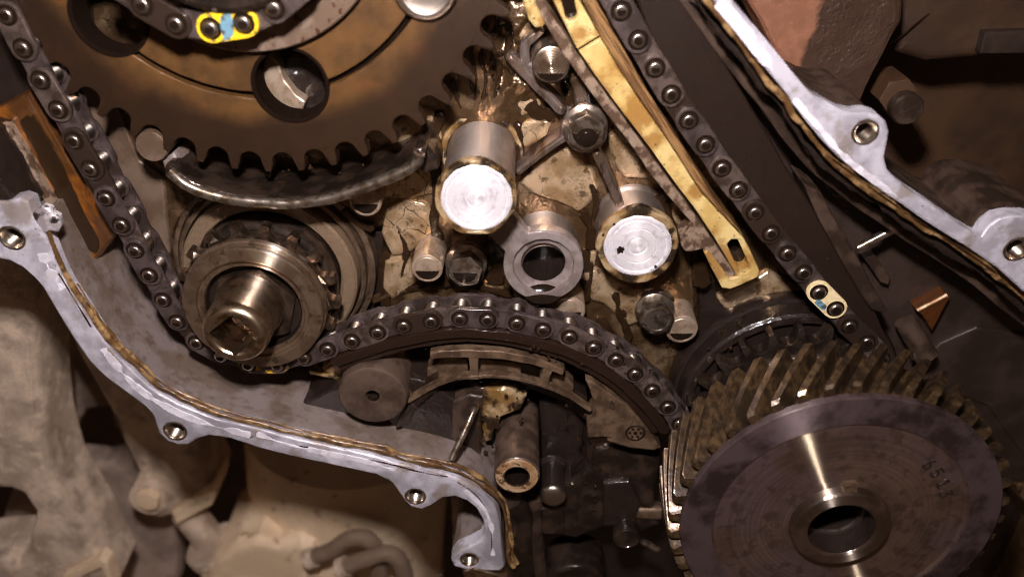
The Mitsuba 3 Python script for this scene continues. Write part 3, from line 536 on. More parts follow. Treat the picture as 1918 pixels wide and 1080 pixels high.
flange_bolt(1231, 600, 37, 17, 'flange bolt stamped with a figure below the right bright plug', .3, '9', False)
dowel(800, 503, 30, 16, 'grey dowel pin left of the bolt under the tall bright plug', cut=.2)
dowel(684, 378, 31, 14, 'round dowel pin at the right end of the curved ledge', cut=.2)
dowel(1066, 582, 31, 14, 'half oily dowel pin under the round bore plate above the arched chain', cut=.1)
dowel(1277, 617, 31, 12, 'dowel pin right of the lower flange bolt and above the chain', cut=.35)
dowel(283, 275, 30, 24, 'dull round dowel pin at the left end of the curved ledge', film=False, m=M.pad, step=.9)
t, c, R = dowel(1032, 122, 36, 18, 'turned stud head with fine rings at the upper left of the yellow guide', name='turned_stud', cut=.45, m=M.bolt, film=False)
obj_uv('turned_face', [(R * .86, 18.0)] + [(R * (.84 - .07 * k), 18.15 + .12 * (k % 2)) for k in range(12)] + [(0, 18.3)], c, M.turned_ring, t, 90)
oil_film(c, R * .84, 18.25, .5, t)

# ------------------------------------------------------------------ curved ledge under the big sprocket
ledge = thing('curved_ledge', 'curved oily cast ledge hanging under the big brown sprocket', 'ledge')
lp = [(318,318),(350,345),(400,364),(450,374),(520,380),(580,377),(640,364),(700,343),(750,322),(778,305),(786,287)]
obj('shelf', rough_up(extr(band(lp, 27, 3.6), 0, 27, 1.5, 4), .2, 5, 1.8, 3), M.oily_steel, ledge, smooth=60)
obj('lip', tube(smooth_line([P3(x, y + 1, 26.3) for x, y in lp], 8), 1.9, 14, .25, 5), M.bolt, ledge, smooth=60)
obj('end_foot', rough_up(extr(poly([(765,318),(778,290),(792,262),(812,290),(822,318),(800,325)], 20, .6), 0, 20, 1.6, 3), .25, 4, 1.6, 8), M.oily_steel, ledge, smooth=60)
obj('end_foot', rough_up(extr(poly([(300,300),(325,285),(345,312),(338,335),(312,335)], 22, .6), 0, 22, 1.6, 3), .25, 4, 1.6, 9), M.wall, ledge, smooth=60)

# ------------------------------------------------------------------ sprockets
def sprocket_outline(c, N, Rr, rr, h, ph):
    R0 = Rr + rr; g = Point(c).buffer(Rr + h, 64); cuts = []
    for k in range(N):
        a = ph + 2 * math.pi * k / N; u = np.array([math.cos(a), math.sin(a)]); t = np.array([-u[1], u[0]]); o = np.array(c) + u * R0
        hw = math.pi / N * (Rr + h) * .88
        cuts.append(Point(o).buffer(rr, 10)); cuts.append(Polygon([o - t * rr, o + t * rr, o + t * hw + u * (h - rr + .6), o - t * hw + u * (h - rr + .6)]))
    return g.difference(shapely.union_all(cuts))
BC = np.array([-72.9, 134.6])
big = thing('big_sprocket', 'large oil browned sprocket with round holes at the upper left', 'sprocket')
o = sprocket_outline(BC, 48, 73.0, 3.3, 6.3, 0.0)
angs = [math.degrees(math.atan2(*(P(x, y, 24) - BC)[::-1])) % 7.5 for x, y in ((407,265),(471,277),(525,280),(582,273),(638,261),(698,245),(748,218),(793,185),(830,145))]
ph = math.radians(np.degrees(np.angle(np.mean(np.exp(1j * np.radians(np.array(angs) * 48))))) / 48)
o = affinity.rotate(o, math.degrees(ph), origin=tuple(BC))
hol = [P(543, 161, 25), P(203, 32, 25)]; Rho = RM(543, 161, 68, 25)
for hp in hol: o = o.difference(Point(hp).buffer(Rho, 32))
obj('toothed_rim', extr(o.difference(Point(BC).buffer(56, 64)), 19.5, 24.6, .5, 2), M.brown_steel, big)
obj('web', extr(o.intersection(Point(BC).buffer(54.2, 64)), 19.8, 24.8, .6, 3), M.brown_steel, big)
obj('groove', extr(o.intersection(Point(BC).buffer(56.4, 64)).difference(Point(BC).buffer(53, 64)), 19.6, 21.8, 0), M.soot, big)
for hp in hol: obj('hole_rim', lathe([(Rho + 1.0, 24.4), (Rho + .8, 24.9), (Rho, 24.9), (Rho - .4, 24.4), (Rho - .4, 15)], hp, 56), M.soot, big)
obj('hub_plate', lathe([(0, 23), (41.5, 23), (41.5, 28.2), (41.1, 28.7), (0, 28.7)], BC, 128), M.spot_steel, big)
obj('inner_sprocket', lathe([(0, 28), (33.5, 28), (33.5, 33), (31.5, 34), (28.5, 35), (28.0, 41), (26.5, 42.2), (0, 42.2)], BC, 96), M.oily_steel, big)
cap = P(797, -24, 25)
obj('polished_cap', lathe([(9.0, 23), (9.0, 26.0), (8.3, 26.8), (7.6, 25.9), (6.8, 25.4), (4, 25.1), (0, 25.0)], cap, 48), M.pin, big, smooth=60)
solo('bearing_lip', rough_up(extr(poly([(503,103),(521,116),(533,150),(552,175),(572,190),(566,206),(540,204),(512,186),(494,158),(488,124)], 12, .3), 0, 12, .6), .15, 3, 1.5, 3), M.dowel, 'pale crescent of bare metal seen through the big sprocket hole', 'bearing cap')
solo('oily_casting', rough_up(extr(poly([(520,100),(600,110),(620,170),(600,215),(560,200),(540,160)], 8, .4), 0, 7.5, 1.0), 1.2, 4, 1.2, 5), M.oily_black, 'wet black casting seen through the big sprocket hole', 'casting')
def cutring(c, R0, R1, D0, D1, a0, a1, n=60, bev=.3):
    a = np.linspace(a0, a1, n); g = Polygon(np.vstack([np.c_[c[0] + R1 * np.cos(a), c[1] + R1 * np.sin(a)], np.c_[c[0] + R0 * np.cos(a[::-1]), c[1] + R0 * np.sin(a[::-1])]]))
    return extr(g, D0, D1, bev)

# ------------------------------------------------------------------ chains
def stadium(a, b, r): return LineString([a, b]).buffer(r, 12)
rng = np.random.default_rng(5)
def pick(): return (M.chain_plate, M.chain_plate, M.chain_plate_wet, M.chain_plate_worn)[rng.integers(4)]
def chain(key, pts, D, outer_first=True, painted={}, rollers=True, pin_r=2.15, half=3.9, back=True, skip=()):
    q = np.array([P(x, y, D + .6) for x, y in pts])
    for i in range(len(q) - 1):
        if i in skip: continue
        a, b = q[i], q[i + 1]
        if (i % 2 == 0) == outer_first:
            obj('outer_link', extr(stadium(a, b, half), D - 1.25, D, .35, 2), painted.get(i, pick()), key, label={M.paint_yellow: 'yellow painted link', M.paint_cream: 'cream painted link', M.paint_worn: 'link with worn yellow paint'}.get(painted.get(i)))
            if back: obj('outer_link', extr(stadium(a, b, half), D - 10.4, D - 9.2, .35, 1), M.chain_plate, key)
        else:
            obj('inner_link', extr(stadium(a, b, half - .25), D - 2.6, D - 1.35, .35, 1), pick(), key)
            if back: obj('inner_link', extr(stadium(a, b, half - .25), D - 9.1, D - 7.9, .35, 1), M.chain_plate, key)
    for i, c in enumerate(q):
        obj('pin', lathe([(pin_r, D - 10.8), (pin_r, D + .5), (pin_r * .96, D + .85), (pin_r * .86, D + 1.15), (pin_r * .72, D + 1.32), (pin_r * .58, D + 1.32), (0, D + 1.28)], c, 24), M.pin, key, smooth=60)
        g = Point(c).buffer(pin_r * .62, 12).intersection(shapely.box(c[0] - 9, c[1] - 9, c[0] + 9, c[1] + pin_r * (.15 + .45 * rng.random())))
        obj('oil_dot', extr(g, D + 1.1, D + 1.42, .12, 1), M.oil, key)
        if rollers: obj_uv('roller', [(2.6, D - 8.2), (3.1, D - 7.6), (3.18, D - 7.0), (3.18, D - 3.6), (3.1, D - 3.1), (2.6, D - 2.7)], c, M.turned_roller, key, 32)
    return q
PINS_L = [(-20,-30),(10,30),(41,92),(74,152),(107,207),(137,265),(168,318),(197,373),(226,423),(252,471),(278,517),(304,563),(331,604),(367,643),(413,668),(464,684),(519,685),(568,671),(613,656),(659,640),(707,624),(756,612),(807,603),(861,598),(913,600),(968,607),(1017,619),(1067,633),(1112,653),(1154,676),(1190,702),(1222,733),(1251,764),(1273,795),(1290,828)]
PINS_R = [(1133,-32),(1164,22),(1196,76),(1228,129),(1258,178),(1291,227),(1322,272),(1353,317),(1384,357),(1415,399),(1445,438),(1476,476),(1506,512),(1535,549),(1566,580),(1592,612),(1625,642),(1653,673),(1672,706)]
CD = 27.0
tc = thing('timing_chain', 'dark oily roller chain running down left, over the arch and up right', 'chain')
QL = chain(tc, PINS_L, CD, False, {15: M.paint_worn})
QR = chain(tc, PINS_R, CD, False, {13: M.paint_cream})
sc = thing('upper_chain', 'short dark chain with one yellow painted link across the top', 'chain')
QS = chain(sc, [(205,-28),(265,11),(328,47),(393,55),(455,45),(512,18),(560,-22)], 40.0, False, {3: M.paint_yellow}, rollers=True)
blue = affinity.scale(stadium(QS[3], QS[4], 3.4), .22, .95, origin=tuple((QS[3] + QS[4]) / 2))
obj('blue_mark', extr(blue, 39.9, 40.12, .05, 1), M.paint_blue, sc, label='blue paint dab on the yellow link')
bl2 = affinity.translate(affinity.scale(stadium(QR[13], QR[14], 3.3), .32, .3, origin=tuple((QR[13] + QR[14]) / 2)), -1.8, -1.6)
obj('blue_mark', extr(bl2, CD - .1, CD + .1, .05, 1), M.paint_blue, tc, label='blue paint dab on the cream link')
def halo(q, D, key):
    obj('oil_ring', lathe([(3.0, D - .05), (2.9, D + .08), (2.1, D + .25)], q, 24), M.oil, key)
for q in [*QL[1:-1], *QR[1:-1]]: halo(q, CD, tc)
for q in QS[1:6]: halo(q, 40.0, sc)

# ------------------------------------------------------------------ pump sprocket with socket
PC = np.array([-85.0, 9.0])
pump = thing('pump_sprocket', 'round pump sprocket with grainy back plate and ringed front', 'sprocket')
obj('housing', lathe([(36, -6), (36, 1), (35, 1.6), (34.2, 1.6), (33.8, -1), (33.2, -1), (33, 4), (32.2, 4.6), (31.6, 4.6), (31.2, 2)], PC, 96), M.ring_steel, pump)
obj('back_plate', lathe([(31, 0), (30.6, 7.8), (29.8, 8.6), (25.8, 8.6), (25.4, 8.2), (25.2, 5), (12, 5)], PC, 96), M.grain_steel, pump)
o = sprocket_outline(PC, 17, 22.6, 3.1, 4.5, math.radians(4)).difference(Point(PC).buffer(12, 32))
obj('toothed_rim', extr(o, 18.2, 23.8, 1.7, 1), M.wet_steel, pump, smooth=15)
obj('drum', lathe([(24.6, 6), (24.6, 13), (23.6, 14.5), (22, 15), (22, 18)], PC, 80), M.oily_steel, pump)
obj_uv('front_ring', [(21.5, 22), (23.0, 24.2), (23.6, 25), (23.6, 26.6), (23.1, 27.2), (22.5, 27.2), (22.3, 28.2), (22.9, 28.8), (23.0, 30.2), (22.6, 30.8), (18.9, 31.2), (18.3, 30.9), (18.1, 29.6), (17.2, 29.4), (16.9, 29.9), (16.3, 29.9), (15.9, 29.2), (15.6, 26)], PC, M.turned_ring, pump, 200)
obj('ring_groove', lathe([(22.9, 27.1), (22.2, 27.3), (22.2, 28.1), (22.8, 28.6)], PC, 96), M.oil, pump)
obj('recess', lathe([(15.7, 29), (15.5, 25.2), (10, 25)], PC, 80), M.oily_black, pump)
obj('hex_nut', hexm(PC, 25.0, 24, 28.6, .25), M.oily_steel, pump, smooth=20)
sock = thing('drive_socket', 'steel drive socket with square hole standing on the pump nut', 'socket tool')
SC = P(438, 629, 47.5); SR = RM(438, 629, 64, 47.5)
import manifold3d as m3
def man(t): return m3.Manifold(m3.Mesh(np.asarray(t.vertices, np.float32), np.asarray(t.faces, np.uint32)))
body = lathe([(0, 27.4), (SR + .58, 27.4), (SR + .58, 31), (SR - .2, 34), (SR - .2, 44.6), (SR - .4, 45.8), (SR - .9, 46.8), (SR - 1.7, 47.5), (SR - 2.6, 47.7), (SR - 3.4, 47.5), (SR - 4.0, 46.9), (0, 46.8)], SC, 72); body.fix_normals()
sq = trimesh.creation.extrude_polygon(affinity.rotate(shapely.box(SC[0] - 5.0, SC[1] - 5.0, SC[0] + 5.0, SC[1] + 5.0).buffer(.5, 4), 38), 30, engine='earcut'); sq.apply_translation([0, 0, 34])
r = (man(body) - man(sq)).to_mesh(); obj('barrel', trimesh.Trimesh(r.vert_properties[:, :3], r.tri_verts), M.chrome, sock, smooth=30)
obj_uv('knurled_sleeve', [(SR + .66, 28), (SR + .66, 31), (SR - .14, 34), (SR - .14, 44.5)], SC, M.turned_chrome, sock, 120)
obj('hole_sludge', rough_up(lathe([(6.2, 33), (6.2, 35.5), (4, 36), (0, 36)], SC, 32), .8, 2, 1, 4), M.oil_brown, sock, smooth=60)

# ------------------------------------------------------------------ chain guides
yg = thing('yellow_guide', 'long yellow plastic chain guide with slots on a steel strip', 'chain guide')
ypts = [(1000,-60),(1048,-60),(1062,-30),(1085,0),(1125,70),(1160,130),(1200,190),(1252,265),(1313,360),(1353,402),(1393,447),(1408,473),(1423,507),(1420,519),(1390,533),(1368,542),(1353,540),(1342,520),(1330,497),(1319,474),(1326,470),(1345,492),(1366,522),(1382,519),(1370,500),(1337,445),(1300,390),(1262,340),(1215,275),(1150,190),(1112,138),(1080,90),(1035,0)]
gy = poly(ypts, 20, .25)
slot = LineString(PL([(1374,458), (1394,502)], 20)).buffer(1.9, 10); slot2 = LineString(PL([(1058,-20), (1070,28)], 20)).buffer(1.8, 10)
seam = LineString(PL([(1078,98), (1128,67)], 20)).buffer(.28)
gy = gy.difference(slot).difference(slot2).difference(seam)
obj('shoe', rough_up(extr(gy, 9, 20, .7, 3), .12, 5, 2.5, 6), M.yellow_plastic, yg, smooth=50)
obj('shoe_end', rough_up(extr(poly([(972,-40),(1003,-40),(1015,10),(1025,40),(1018,52),(1003,54),(990,40),(980,10)], 19, .8), 9, 19, 1.6, 3), .12, 5, 2, 7), M.yellow_plastic, yg, smooth=60)
obj('slot_floor', extr(slot.buffer(.3), 9, 12, 0), M.oil, yg); obj('slot_floor', extr(slot2.buffer(.3), 9, 15.5, .2), M.oil, yg); obj('seam_oil', extr(seam.buffer(.15), 9, 18.6, 0), M.oil, yg)
obj('steel_strip', rough_up(extr(poly([(1000,-30),(1012,-5),(1075,90),(1112,145),(1150,197),(1213,283),(1260,347),(1300,400),(1340,458),(1382,519),(1366,523),(1343,494),(1318,466),(1300,470),(1284,472),(1276,460),(1274,444),(1290,430),(1296,418),(1262,380),(1215,322),(1180,270),(1140,218),(1100,165),(1050,95),(1003,14),(990,-20)], 19, .3), 11, 19, .5, 2), .12, 4, 2.5, 8), M.bracket_steel, yg, smooth=50)
obj('wear_strip', rough_up(extr(poly([(1085,-10),(1110,-10),(1132,28),(1165,85),(1200,150),(1235,205),(1290,292),(1345,380),(1392,440),(1350,398),(1313,358),(1252,263),(1200,188),(1160,128),(1125,68)], 21, .1), 9, 21.5, .6, 2), .15, 4, 2.5, 9), M.brown_plastic, yg, smooth=50)

ta = thing('tension_arm', 'wide black plastic tension arm right of the right chain run', 'chain tensioner')
apts = [(1170,-60),(1245,-60),(1277,0),(1327,73),(1377,150),(1427,233),(1475,317),(1505,362),(1560,450),(1610,530),(1645,597),(1668,650),(1640,668),(1600,612),(1550,545),(1480,450),(1400,350),(1325,240),(1265,150),(1215,60)]
obj('arm', rough_up(extr(poly(apts, 24, .3), 8, 24, .8, 3), .15, 6, 3, 4), M.black_plastic, ta, smooth=50)
obj('edge_rail', rough_up(extr(poly([(1505,345),(1538,360),(1555,395),(1600,470),(1640,545),(1664,582),(1655,588),(1632,580),(1605,540),(1565,468),(1530,405)], 26, .3), 10, 26, .7, 2), .15, 6, 3, 5), M.wall_dark, ta, smooth=50)

ag = thing('amber_guide', 'translucent amber plastic chain guide by the left case rim', 'chain guide')
obj('shoe', rough_up(extr(poly([(-30,215),(0,200),(48,175),(57,172),(64,190),(100,250),(135,310),(163,360),(188,413),(212,448),(182,486),(171,495),(150,499),(138,490),(128,455),(105,400),(60,300),(20,225),(0,240)], 20, .5), 8, 20, 1.6, 3), .2, 7, 2.5, 3), M.amber_plastic, ag, smooth=60)
k = smooth_line([(62,214),(84,248),(112,300),(140,358),(164,410),(184,448),(176,470),(156,476),(146,452),(128,420),(100,356),(72,296),(46,246),(40,222),(62,214)], 10)
k = k + (meshkit.fbm(np.c_[k / 14, 0 * k[:, :1]], 3, 8)[:, None] - .5) * 16
obj('oil_film', rough_up(extr(Polygon(PL(k, 20.2)).buffer(0), 19.4, 20.35, .3, 2), .12, 3, 1.5, 4), M.oil_brown, ag, smooth=60, label='dark oil film over the middle of the amber guide')
obj('steel_strip', rough_up(extr(band([(6,238),(40,290),(80,362),(115,420),(147,470)], 24, 2.2), 14, 24, .7, 2), .1, 4, 2, 4), M.bracket_steel, ag, smooth=50)
obj('smeared_plate', rough_up(extr(poly([(-40,225),(2,238),(40,300),(78,368),(62,400),(40,355),(0,320),(-40,300)], 26, .5), 4, 39, 1.0, 2), .9, 4, 1.5, 5), M.oily_black, ag, smooth=50)
obj('smear', rough_up(extr(poly([(58,404),(66,395),(78,386),(92,392),(97,402),(108,408),(113,425),(108,436),(92,434),(84,440),(70,430)], FD, .2), FD - 3, FD - .2, .9, 3), .5, 3, 1.2, 6), M.face_smeared, case, smooth=50)

lg = thing('arched_guide', 'arched black and grey chain guide under the arched chain run', 'chain guide')
qa = np.array(QL[18:34]); d = np.gradient(qa, axis=0); nrm = np.c_[d[:, 1], -d[:, 0]] / np.linalg.norm(d, axis=1, keepdims=True)
arc = smooth_line(qa + nrm * 6.0, 5)
obj('black_shoe', rough_up(extr(LineString(arc).buffer(2.0, 6), 15, CD, .7, 3), .1, 5, 2.5, 3), M.black_wet, lg, smooth=50)
obj('black_shoe', rough_up(extr(LineString(smooth_line(qa + nrm * 9.7, 5)).buffer(1.3, 6), 15, CD - 2, .6, 3), .1, 5, 2.5, 4), M.black_wet, lg, smooth=50)
ADg = 26.0
obj('top_rail', rough_up(extr(poly([(805,661),(822,657),(870,655),(940,658),(1000,669),(1058,692),(1054,703),(1000,684),(940,673),(870,670),(822,671),(805,673)], ADg, .25), 22, ADg, .5), .12, 3, 1.5, 3), M.guide_alloy, lg, smooth=50)
obj('lower_rail', rough_up(extr(band([(765,752),(800,731),(840,713),(885,706),(940,706),(1000,717),(1060,740),(1105,768)], ADg, 1.5), 23, ADg, .4), .12, 3, 1.5, 4), M.guide_alloy, lg, smooth=50)
obj('strut', extr(poly([(877,668),(897,668),(895,690),(897,712),(877,712),(880,690)], ADg, .2), 22.5, ADg - .2, .5), M.guide_alloy, lg)
obj('strut', extr(poly([(1022,680),(1040,688),(1030,706),(1026,730),(1010,722),(1012,705)], ADg, .2), 22.5, ADg - .2, .5), M.guide_alloy, lg)
obj('back_web', rough_up(extr(poly([(800,690),(830,676),(876,672),(876,705),(840,712),(800,728)], 18, .2), 12, 18, .4), .15, 3, 2, 3), M.guide_alloy, lg, smooth=50)
obj('back_web', rough_up(extr(poly([(900,672),(975,680),(975,708),(900,702)], 18, .2), 12, 18, .4), .15, 3, 2, 4), M.guide_alloy, lg, smooth=50)
obj('back_web', rough_up(extr(poly([(1030,700),(1060,705),(1075,722),(1072,742),(1030,725)], 18, .2), 12, 18, .4), .15, 3, 2, 5), M.guide_alloy, lg, smooth=50)
obj('end_plate', rough_up(extr(poly([(1096,711),(1110,714),(1140,735),(1175,758),(1205,793),(1238,838),(1225,843),(1180,839),(1150,829),(1136,825),(1150,820),(1130,818),(1101,820),(1100,797),(1115,775),(1112,752),(1104,728)], ADg, .25), 15, ADg, .6), .15, 4, 1.5, 6), M.guide_alloy, lg, smooth=50)
ce = P(1190, 810, ADg); obj('round_stamp', ringm(ce, 2.9, 3.7, ADg - .3, ADg + .35, .15), M.oily_steel, lg)
for k in range(6): obj('stamp_dot', rod(ce + 2.0 * np.array([math.cos(k * 1.047), math.sin(k * 1.047)]), .55, ADg - .3, ADg + .35, .1, 12), M.oily_steel, lg)
obj('stamp_dot', rod(ce, .8, ADg - .3, ADg + .4, .1, 14), M.oily_steel, lg)
td = poly([(1146,748),(1152,758),(1150,766),(1143,765),(1142,757)], ADg, 0); obj('drop_stamp', extr(td.difference(td.buffer(-.45)), ADg - .3, ADg + .3, .1), M.oily_steel, lg)
obj('rear_rail', rough_up(extr(poly([(790,700),(880,668),(1000,684),(1100,745),(1100,790),(1060,755),(1000,730),(900,720),(800,742)], 12, .2), 4, 12, .4), .2, 4, 2, 8), M.oily_black, lg, smooth=50)
pv, pR = P(698, 742, 29), RM(698, 742, 65, 29)
obj('pivot_disc', lathe([(pR, 12), (pR, 27.6), (pR - .5, 28.6), (pR - 1.4, 29), (2.6, 29), (2.3, 28.4), (2.2, 24), (0, 24)], pv, 72), M.cast_dark, lg, label='round dark pivot disc')
ob = trimesh.creation.icosphere(3, 1.0); ob.apply_scale([2.0, 1.4, 1.4]); ob.apply_translation([pv[0], pv[1] - 1.2, 27.8]); obj('oil_pool', ob, M.oil, lg, smooth=True)
obj('pivot_cover', rough_up(extr(poly([(640,730),(650,700),(690,680),(735,690),(765,725),(775,745),(760,760)], 25, .6), 12, 25, 1.0, 3), .15, 4, 2, 4), M.oily_steel, lg, smooth=50)
obj('pivot_arm', extr(poly([(745,790),(770,750),(800,722),(820,712),(810,735),(782,762),(766,790),(740,805)], 24, .3), 12, 24, .6), M.black_wet, lg)

# ------------------------------------------------------------------ crank sprocket and helical gear
GC = np.array([103.5, -41.5])
cs = thing('crank_sprocket', 'dark crank sprocket partly hidden behind the helical gear', 'sprocket')
o = sprocket_outline(GC, 25, 34.6, 3.3, 6.0, math.radians(3.2))
obj('toothed_rim', extr(o, 18.5, 24, .6, 3), M.oily_steel, cs)
obj('hub_step', lathe([(0, 23), (30.5, 23), (30.5, 25.5), (30, 26), (0, 26)], GC, 90), M.gear_ring, cs)
obj('back_cover', lathe([(0, -8), (43, -8), (43, 5), (42, 7), (41, 7.4), (40.5, 14), (39.5, 15), (37, 15), (36.5, 12), (0, 12)], GC, 96), M.oily_black, cs)
gear = thing('helical_gear', 'large helical gear with dark purple face and toothed rim', 'gear')
def helical(N, R0, R1, D0, D1, twist, layers=22):
    prof = [(-.50, R0), (-.36, R0), (-.19, R1 - .4), (-.16, R1), (.16, R1), (.19, R1 - .4), (.36, R0)]
    lays = [(D0, 1.0)] + [(d, 1.0) for d in np.linspace(D0, D1 - .9, layers)[1:]] + [(D1, .35)]
    vs = []
    for d, s in lays:
        tw = twist * (d - D0) / (D1 - D0)
        for k in range(N):
            for u, r in prof:
                a = 2 * math.pi * (k + u * (1 if s == 1 else .9)) / N + tw; rr = r - (1 - s) * 1.4 * (r > R0)
                vs.append([GC[0] + rr * math.cos(a), GC[1] + rr * math.sin(a), d])
    n = N * len(prof); L = len(lays); f = []
    for l in range(L - 1):
        for i in range(n): j = (i + 1) % n; f += [[l * n + i, l * n + j, (l + 1) * n + j], [l * n + i, (l + 1) * n + j, (l + 1) * n + i]]
    for d in (D1, D0):
        for i in range(n): a = 2 * math.pi * i / n; vs.append([GC[0] + 30 * math.cos(a), GC[1] + 30 * math.sin(a), d])
    for i in range(n):
        j = (i + 1) % n
        for o1, o2 in (((L - 1) * n, L * n), (0, (L + 1) * n)): f += [[o1 + i, o1 + j, o2 + j], [o1 + i, o2 + j, o2 + i]]
    return trimesh.Trimesh(np.array(vs), f, process=False)
obj('toothed_rim', helical(42, 46.6, 53.0, 49, 71.0, math.radians(17.5)), M.gear_tooth, gear, smooth=25)
obj_uv('rim_ring', [(49.3, 70.6), (49.3, 72.6), (48.9, 73.0), (39.6, 73.0)], GC, M.gear_ring, gear)
obj_uv('face_plate', [(39.6, 73.0), (38.6, 72.2), (17.5, 72.4), (15.5, 72.8)], GC, M.gear_face, gear)
obj_uv('hub', [(15.5, 72.8), (15.2, 75.2), (14.6, 76), (11.2, 76.3), (10.5, 75.9), (10.3, 75.6)], GC, M.turned_hub, gear)
obj('bore', lathe([(10.3, 75.6), (10.2, 68), (9.6, 67.6), (9.6, 58), (0, 58)], GC, 90), M.oily_black, gear)
obj('bore_lip', ringm(GC, 9.4, 10.1, 66.5, 67.6, .3), M.bolt, gear)
ka = math.atan2(*(P(1597, 906, 75) - GC)[::-1]); kc = GC + 15.6 * np.array([math.cos(ka), math.sin(ka)])
obj('key_tab', extr(affinity.rotate(shapely.box(kc[0] - 1.9, kc[1] - 2.1, kc[0] + 1.9, kc[1] + 2.1), math.degrees(ka), origin=tuple(kc)), 71, 74.9, .3), M.ring_steel, gear)
for ch_, an in zip('6513', (48, 40, 31, 23)):
    tm = meshkit.text_mesh(ch_, 4.0, .14, bold=True); tm.apply_translation([-1.2, 0, 0]); a = math.radians(an)
    tm.apply_transform(trimesh.transformations.rotation_matrix(a - math.pi / 2, [0, 0, 1])); tm.apply_translation([GC[0] + 31 * math.cos(a), GC[1] + 31 * math.sin(a), 72.27])
    obj('stamped_figure', tm, M.oily_black, gear)

# ------------------------------------------------------------------ under the arch
ob_t = thing('oil_boss', 'cylindrical grey boss with pale ring face below the arched guide', 'boss')
oc, oR = P(968, 892, 36), RM(968, 892, 43, 36); orh = RM(968, 892, 23, 36)
obj('body', rough_up(lathe([(oR + 1.5, -14), (oR, -8), (oR, 35), (oR - .5, 35.6), (oR - 1, 35.8), (orh, 35.8)], oc, 64), .15, 6, 3, 3), M.cast_dark, ob_t, smooth=45)
obj('ring_face', ringm(oc, orh + .2, oR - .5, 35, 36.2, .5), M.tan_metal, ob_t)
obj('bore', lathe([(orh + .4, 36.1), (orh, 35.6), (orh, 22), (0, 22)], oc, 40), M.oil, ob_t)
solo('dark_shelf', rough_up(extr(poly([(560,758),(610,775),(650,790),(740,814),(800,831),(852,850),(852,750),(800,715),(740,700),(640,720)], 20, .6), -10, 20, 1.0, 3), .4, 6, 2.5, 12), M.oily_black, 'black oily cast shelf under the round pivot disc', 'shelf', smooth=60)
solo('side_post', rough_up(extr(poly([(845,752),(880,738),(905,742),(900,790),(902,840),(895,900),(905,930),(880,905),(845,890),(838,860),(842,800)], 20, .4), -14, 20, 1.2, 3), .4, 7, 2.5, 4), M.wall_dark, 'dark cast post left of the pale ringed boss', 'post', smooth=50)
solo('oil_tube', tube(smooth_line([P3(892, 758, 22), P3(886, 772, 26), P3(868, 812, 31), P3(845, 860, 36)], 8), [1.35] * 25, 14, .15, 4), M.bolt, 'thin bright steel tube slanting over the case rim below the arch', 'tube', smooth=60)
solo('oil_clump', rough_up(extr(poly([(885,730),(960,728),(985,745),(975,770),(935,785),(925,830),(905,835),(898,790)], 18, .8), 0, 17, 2.5, 3), 1.6, 5, 1.0, 7), M.goldrim, 'golden oily casting lump under the middle of the arched guide', 'casting', smooth=60)
solo('gold_strip', extr(poly([(783,735),(790,730),(820,745),(818,752)], 16, .2), 4, 16, .6), M.goldrim, 'short golden metal strip right of the pivot disc', 'strip')
solo('gold_strip', extr(poly([(578,694),(640,706),(640,713),(580,701)], 14, .2), 2, 14, .6), M.goldrim, 'thin golden metal strip left of the pivot disc', 'strip')
solo('steel_lump', rough_up(extr(poly([(600,690),(640,670),(660,672),(650,700),(628,712)], 13, .5), 0, 13, 1.5, 3), .8, 4, 1.2, 5), M.goldrim, 'wet shiny metal lump left of the pivot disc under the chain', 'casting', smooth=60)
pc = thing('pump_cover', 'black oil soaked pump cover below the grey end plate', 'pump cover')
obj('shell', rough_up(extr(poly([(1012,905),(1020,890),(1070,905),(1100,880),(1110,838),(1150,830),(1240,858),(1225,920),(1238,985),(1190,1000),(1140,985),(1080,1010),(1020,1000)], 18, .8), -12, 18, 3.0, 4), .8, 8, 2.0, 3), M.oily_steel, pc, smooth=60)
obj('dark_panel', rough_up(extr(poly([(1130,905),(1180,900),(1200,945),(1190,985),(1130,985)], 20, .8), 10, 20, 1.2, 3), .3, 5, 2, 4), M.oily_black, pc, smooth=60)
obj('side_arm', rough_up(extr(poly([(1010,750),(1075,755),(1095,800),(1090,860),(1060,895),(1015,885)], 8, .8), -12, 8, 2.0, 3), .5, 8, 2.5, 5), M.oily_black, pc, smooth=60)
obj_uv('neck', [(9, -10), (9, 6), (8, 10), (8, 16), (7.4, 16.8), (0, 17)], P(1135, 838, 14), M.turned_neck, pc, 80)
obj('rough_pad', rough_up(extr(poly([(1012,950),(1056,948),(1058,1000),(1016,1000)], 21, .6), 10, 21, .8), .5, 1.2, .8, 6), M.oily_steel, pc, smooth=60)
t, c, R = dowel(1036, 928, 25, 26, 'bright domed bolt right of the pale ringed boss', name='domed_bolt', m=M.oily_black, film=False, base=10)
dm = lathe([(R, 25.6)] + [(R * math.cos(a), 25.6 + R * .45 * math.sin(a)) for a in np.linspace(.2, 1.57, 8)], c, 40); obj('dome', dm, M.pin, t, smooth=60)
dowel(1174, 1008, 26, 24, 'oily round bolt left of the big helical gear', name='domed_bolt', m=M.oily_steel, base=10, step=.85, film=False)
solo('oil_shaft', lathe([(13, 2), (13, 18), (12, 19.5), (10.6, 20), (10.4, 19), (9.5, 18.6), (0, 18.2)], P(1080, 1098, 20), 64), M.oily_steel, 'dark round shaft end at the bottom edge', 'shaft')
solo('roller_stub', tube([P3(1190, 953, 16), P3(1236, 955, 16)], 3.6, 24), M.ring_steel, 'short grey roller stub touching the helical gear', 'roller')
solo('split_pin', tube([P3(1203, 1012, 22), P3(1233, 1028, 22)], 1.3, 14), M.bolt, 'small bright pin right of the oily bolt by the gear', 'pin')
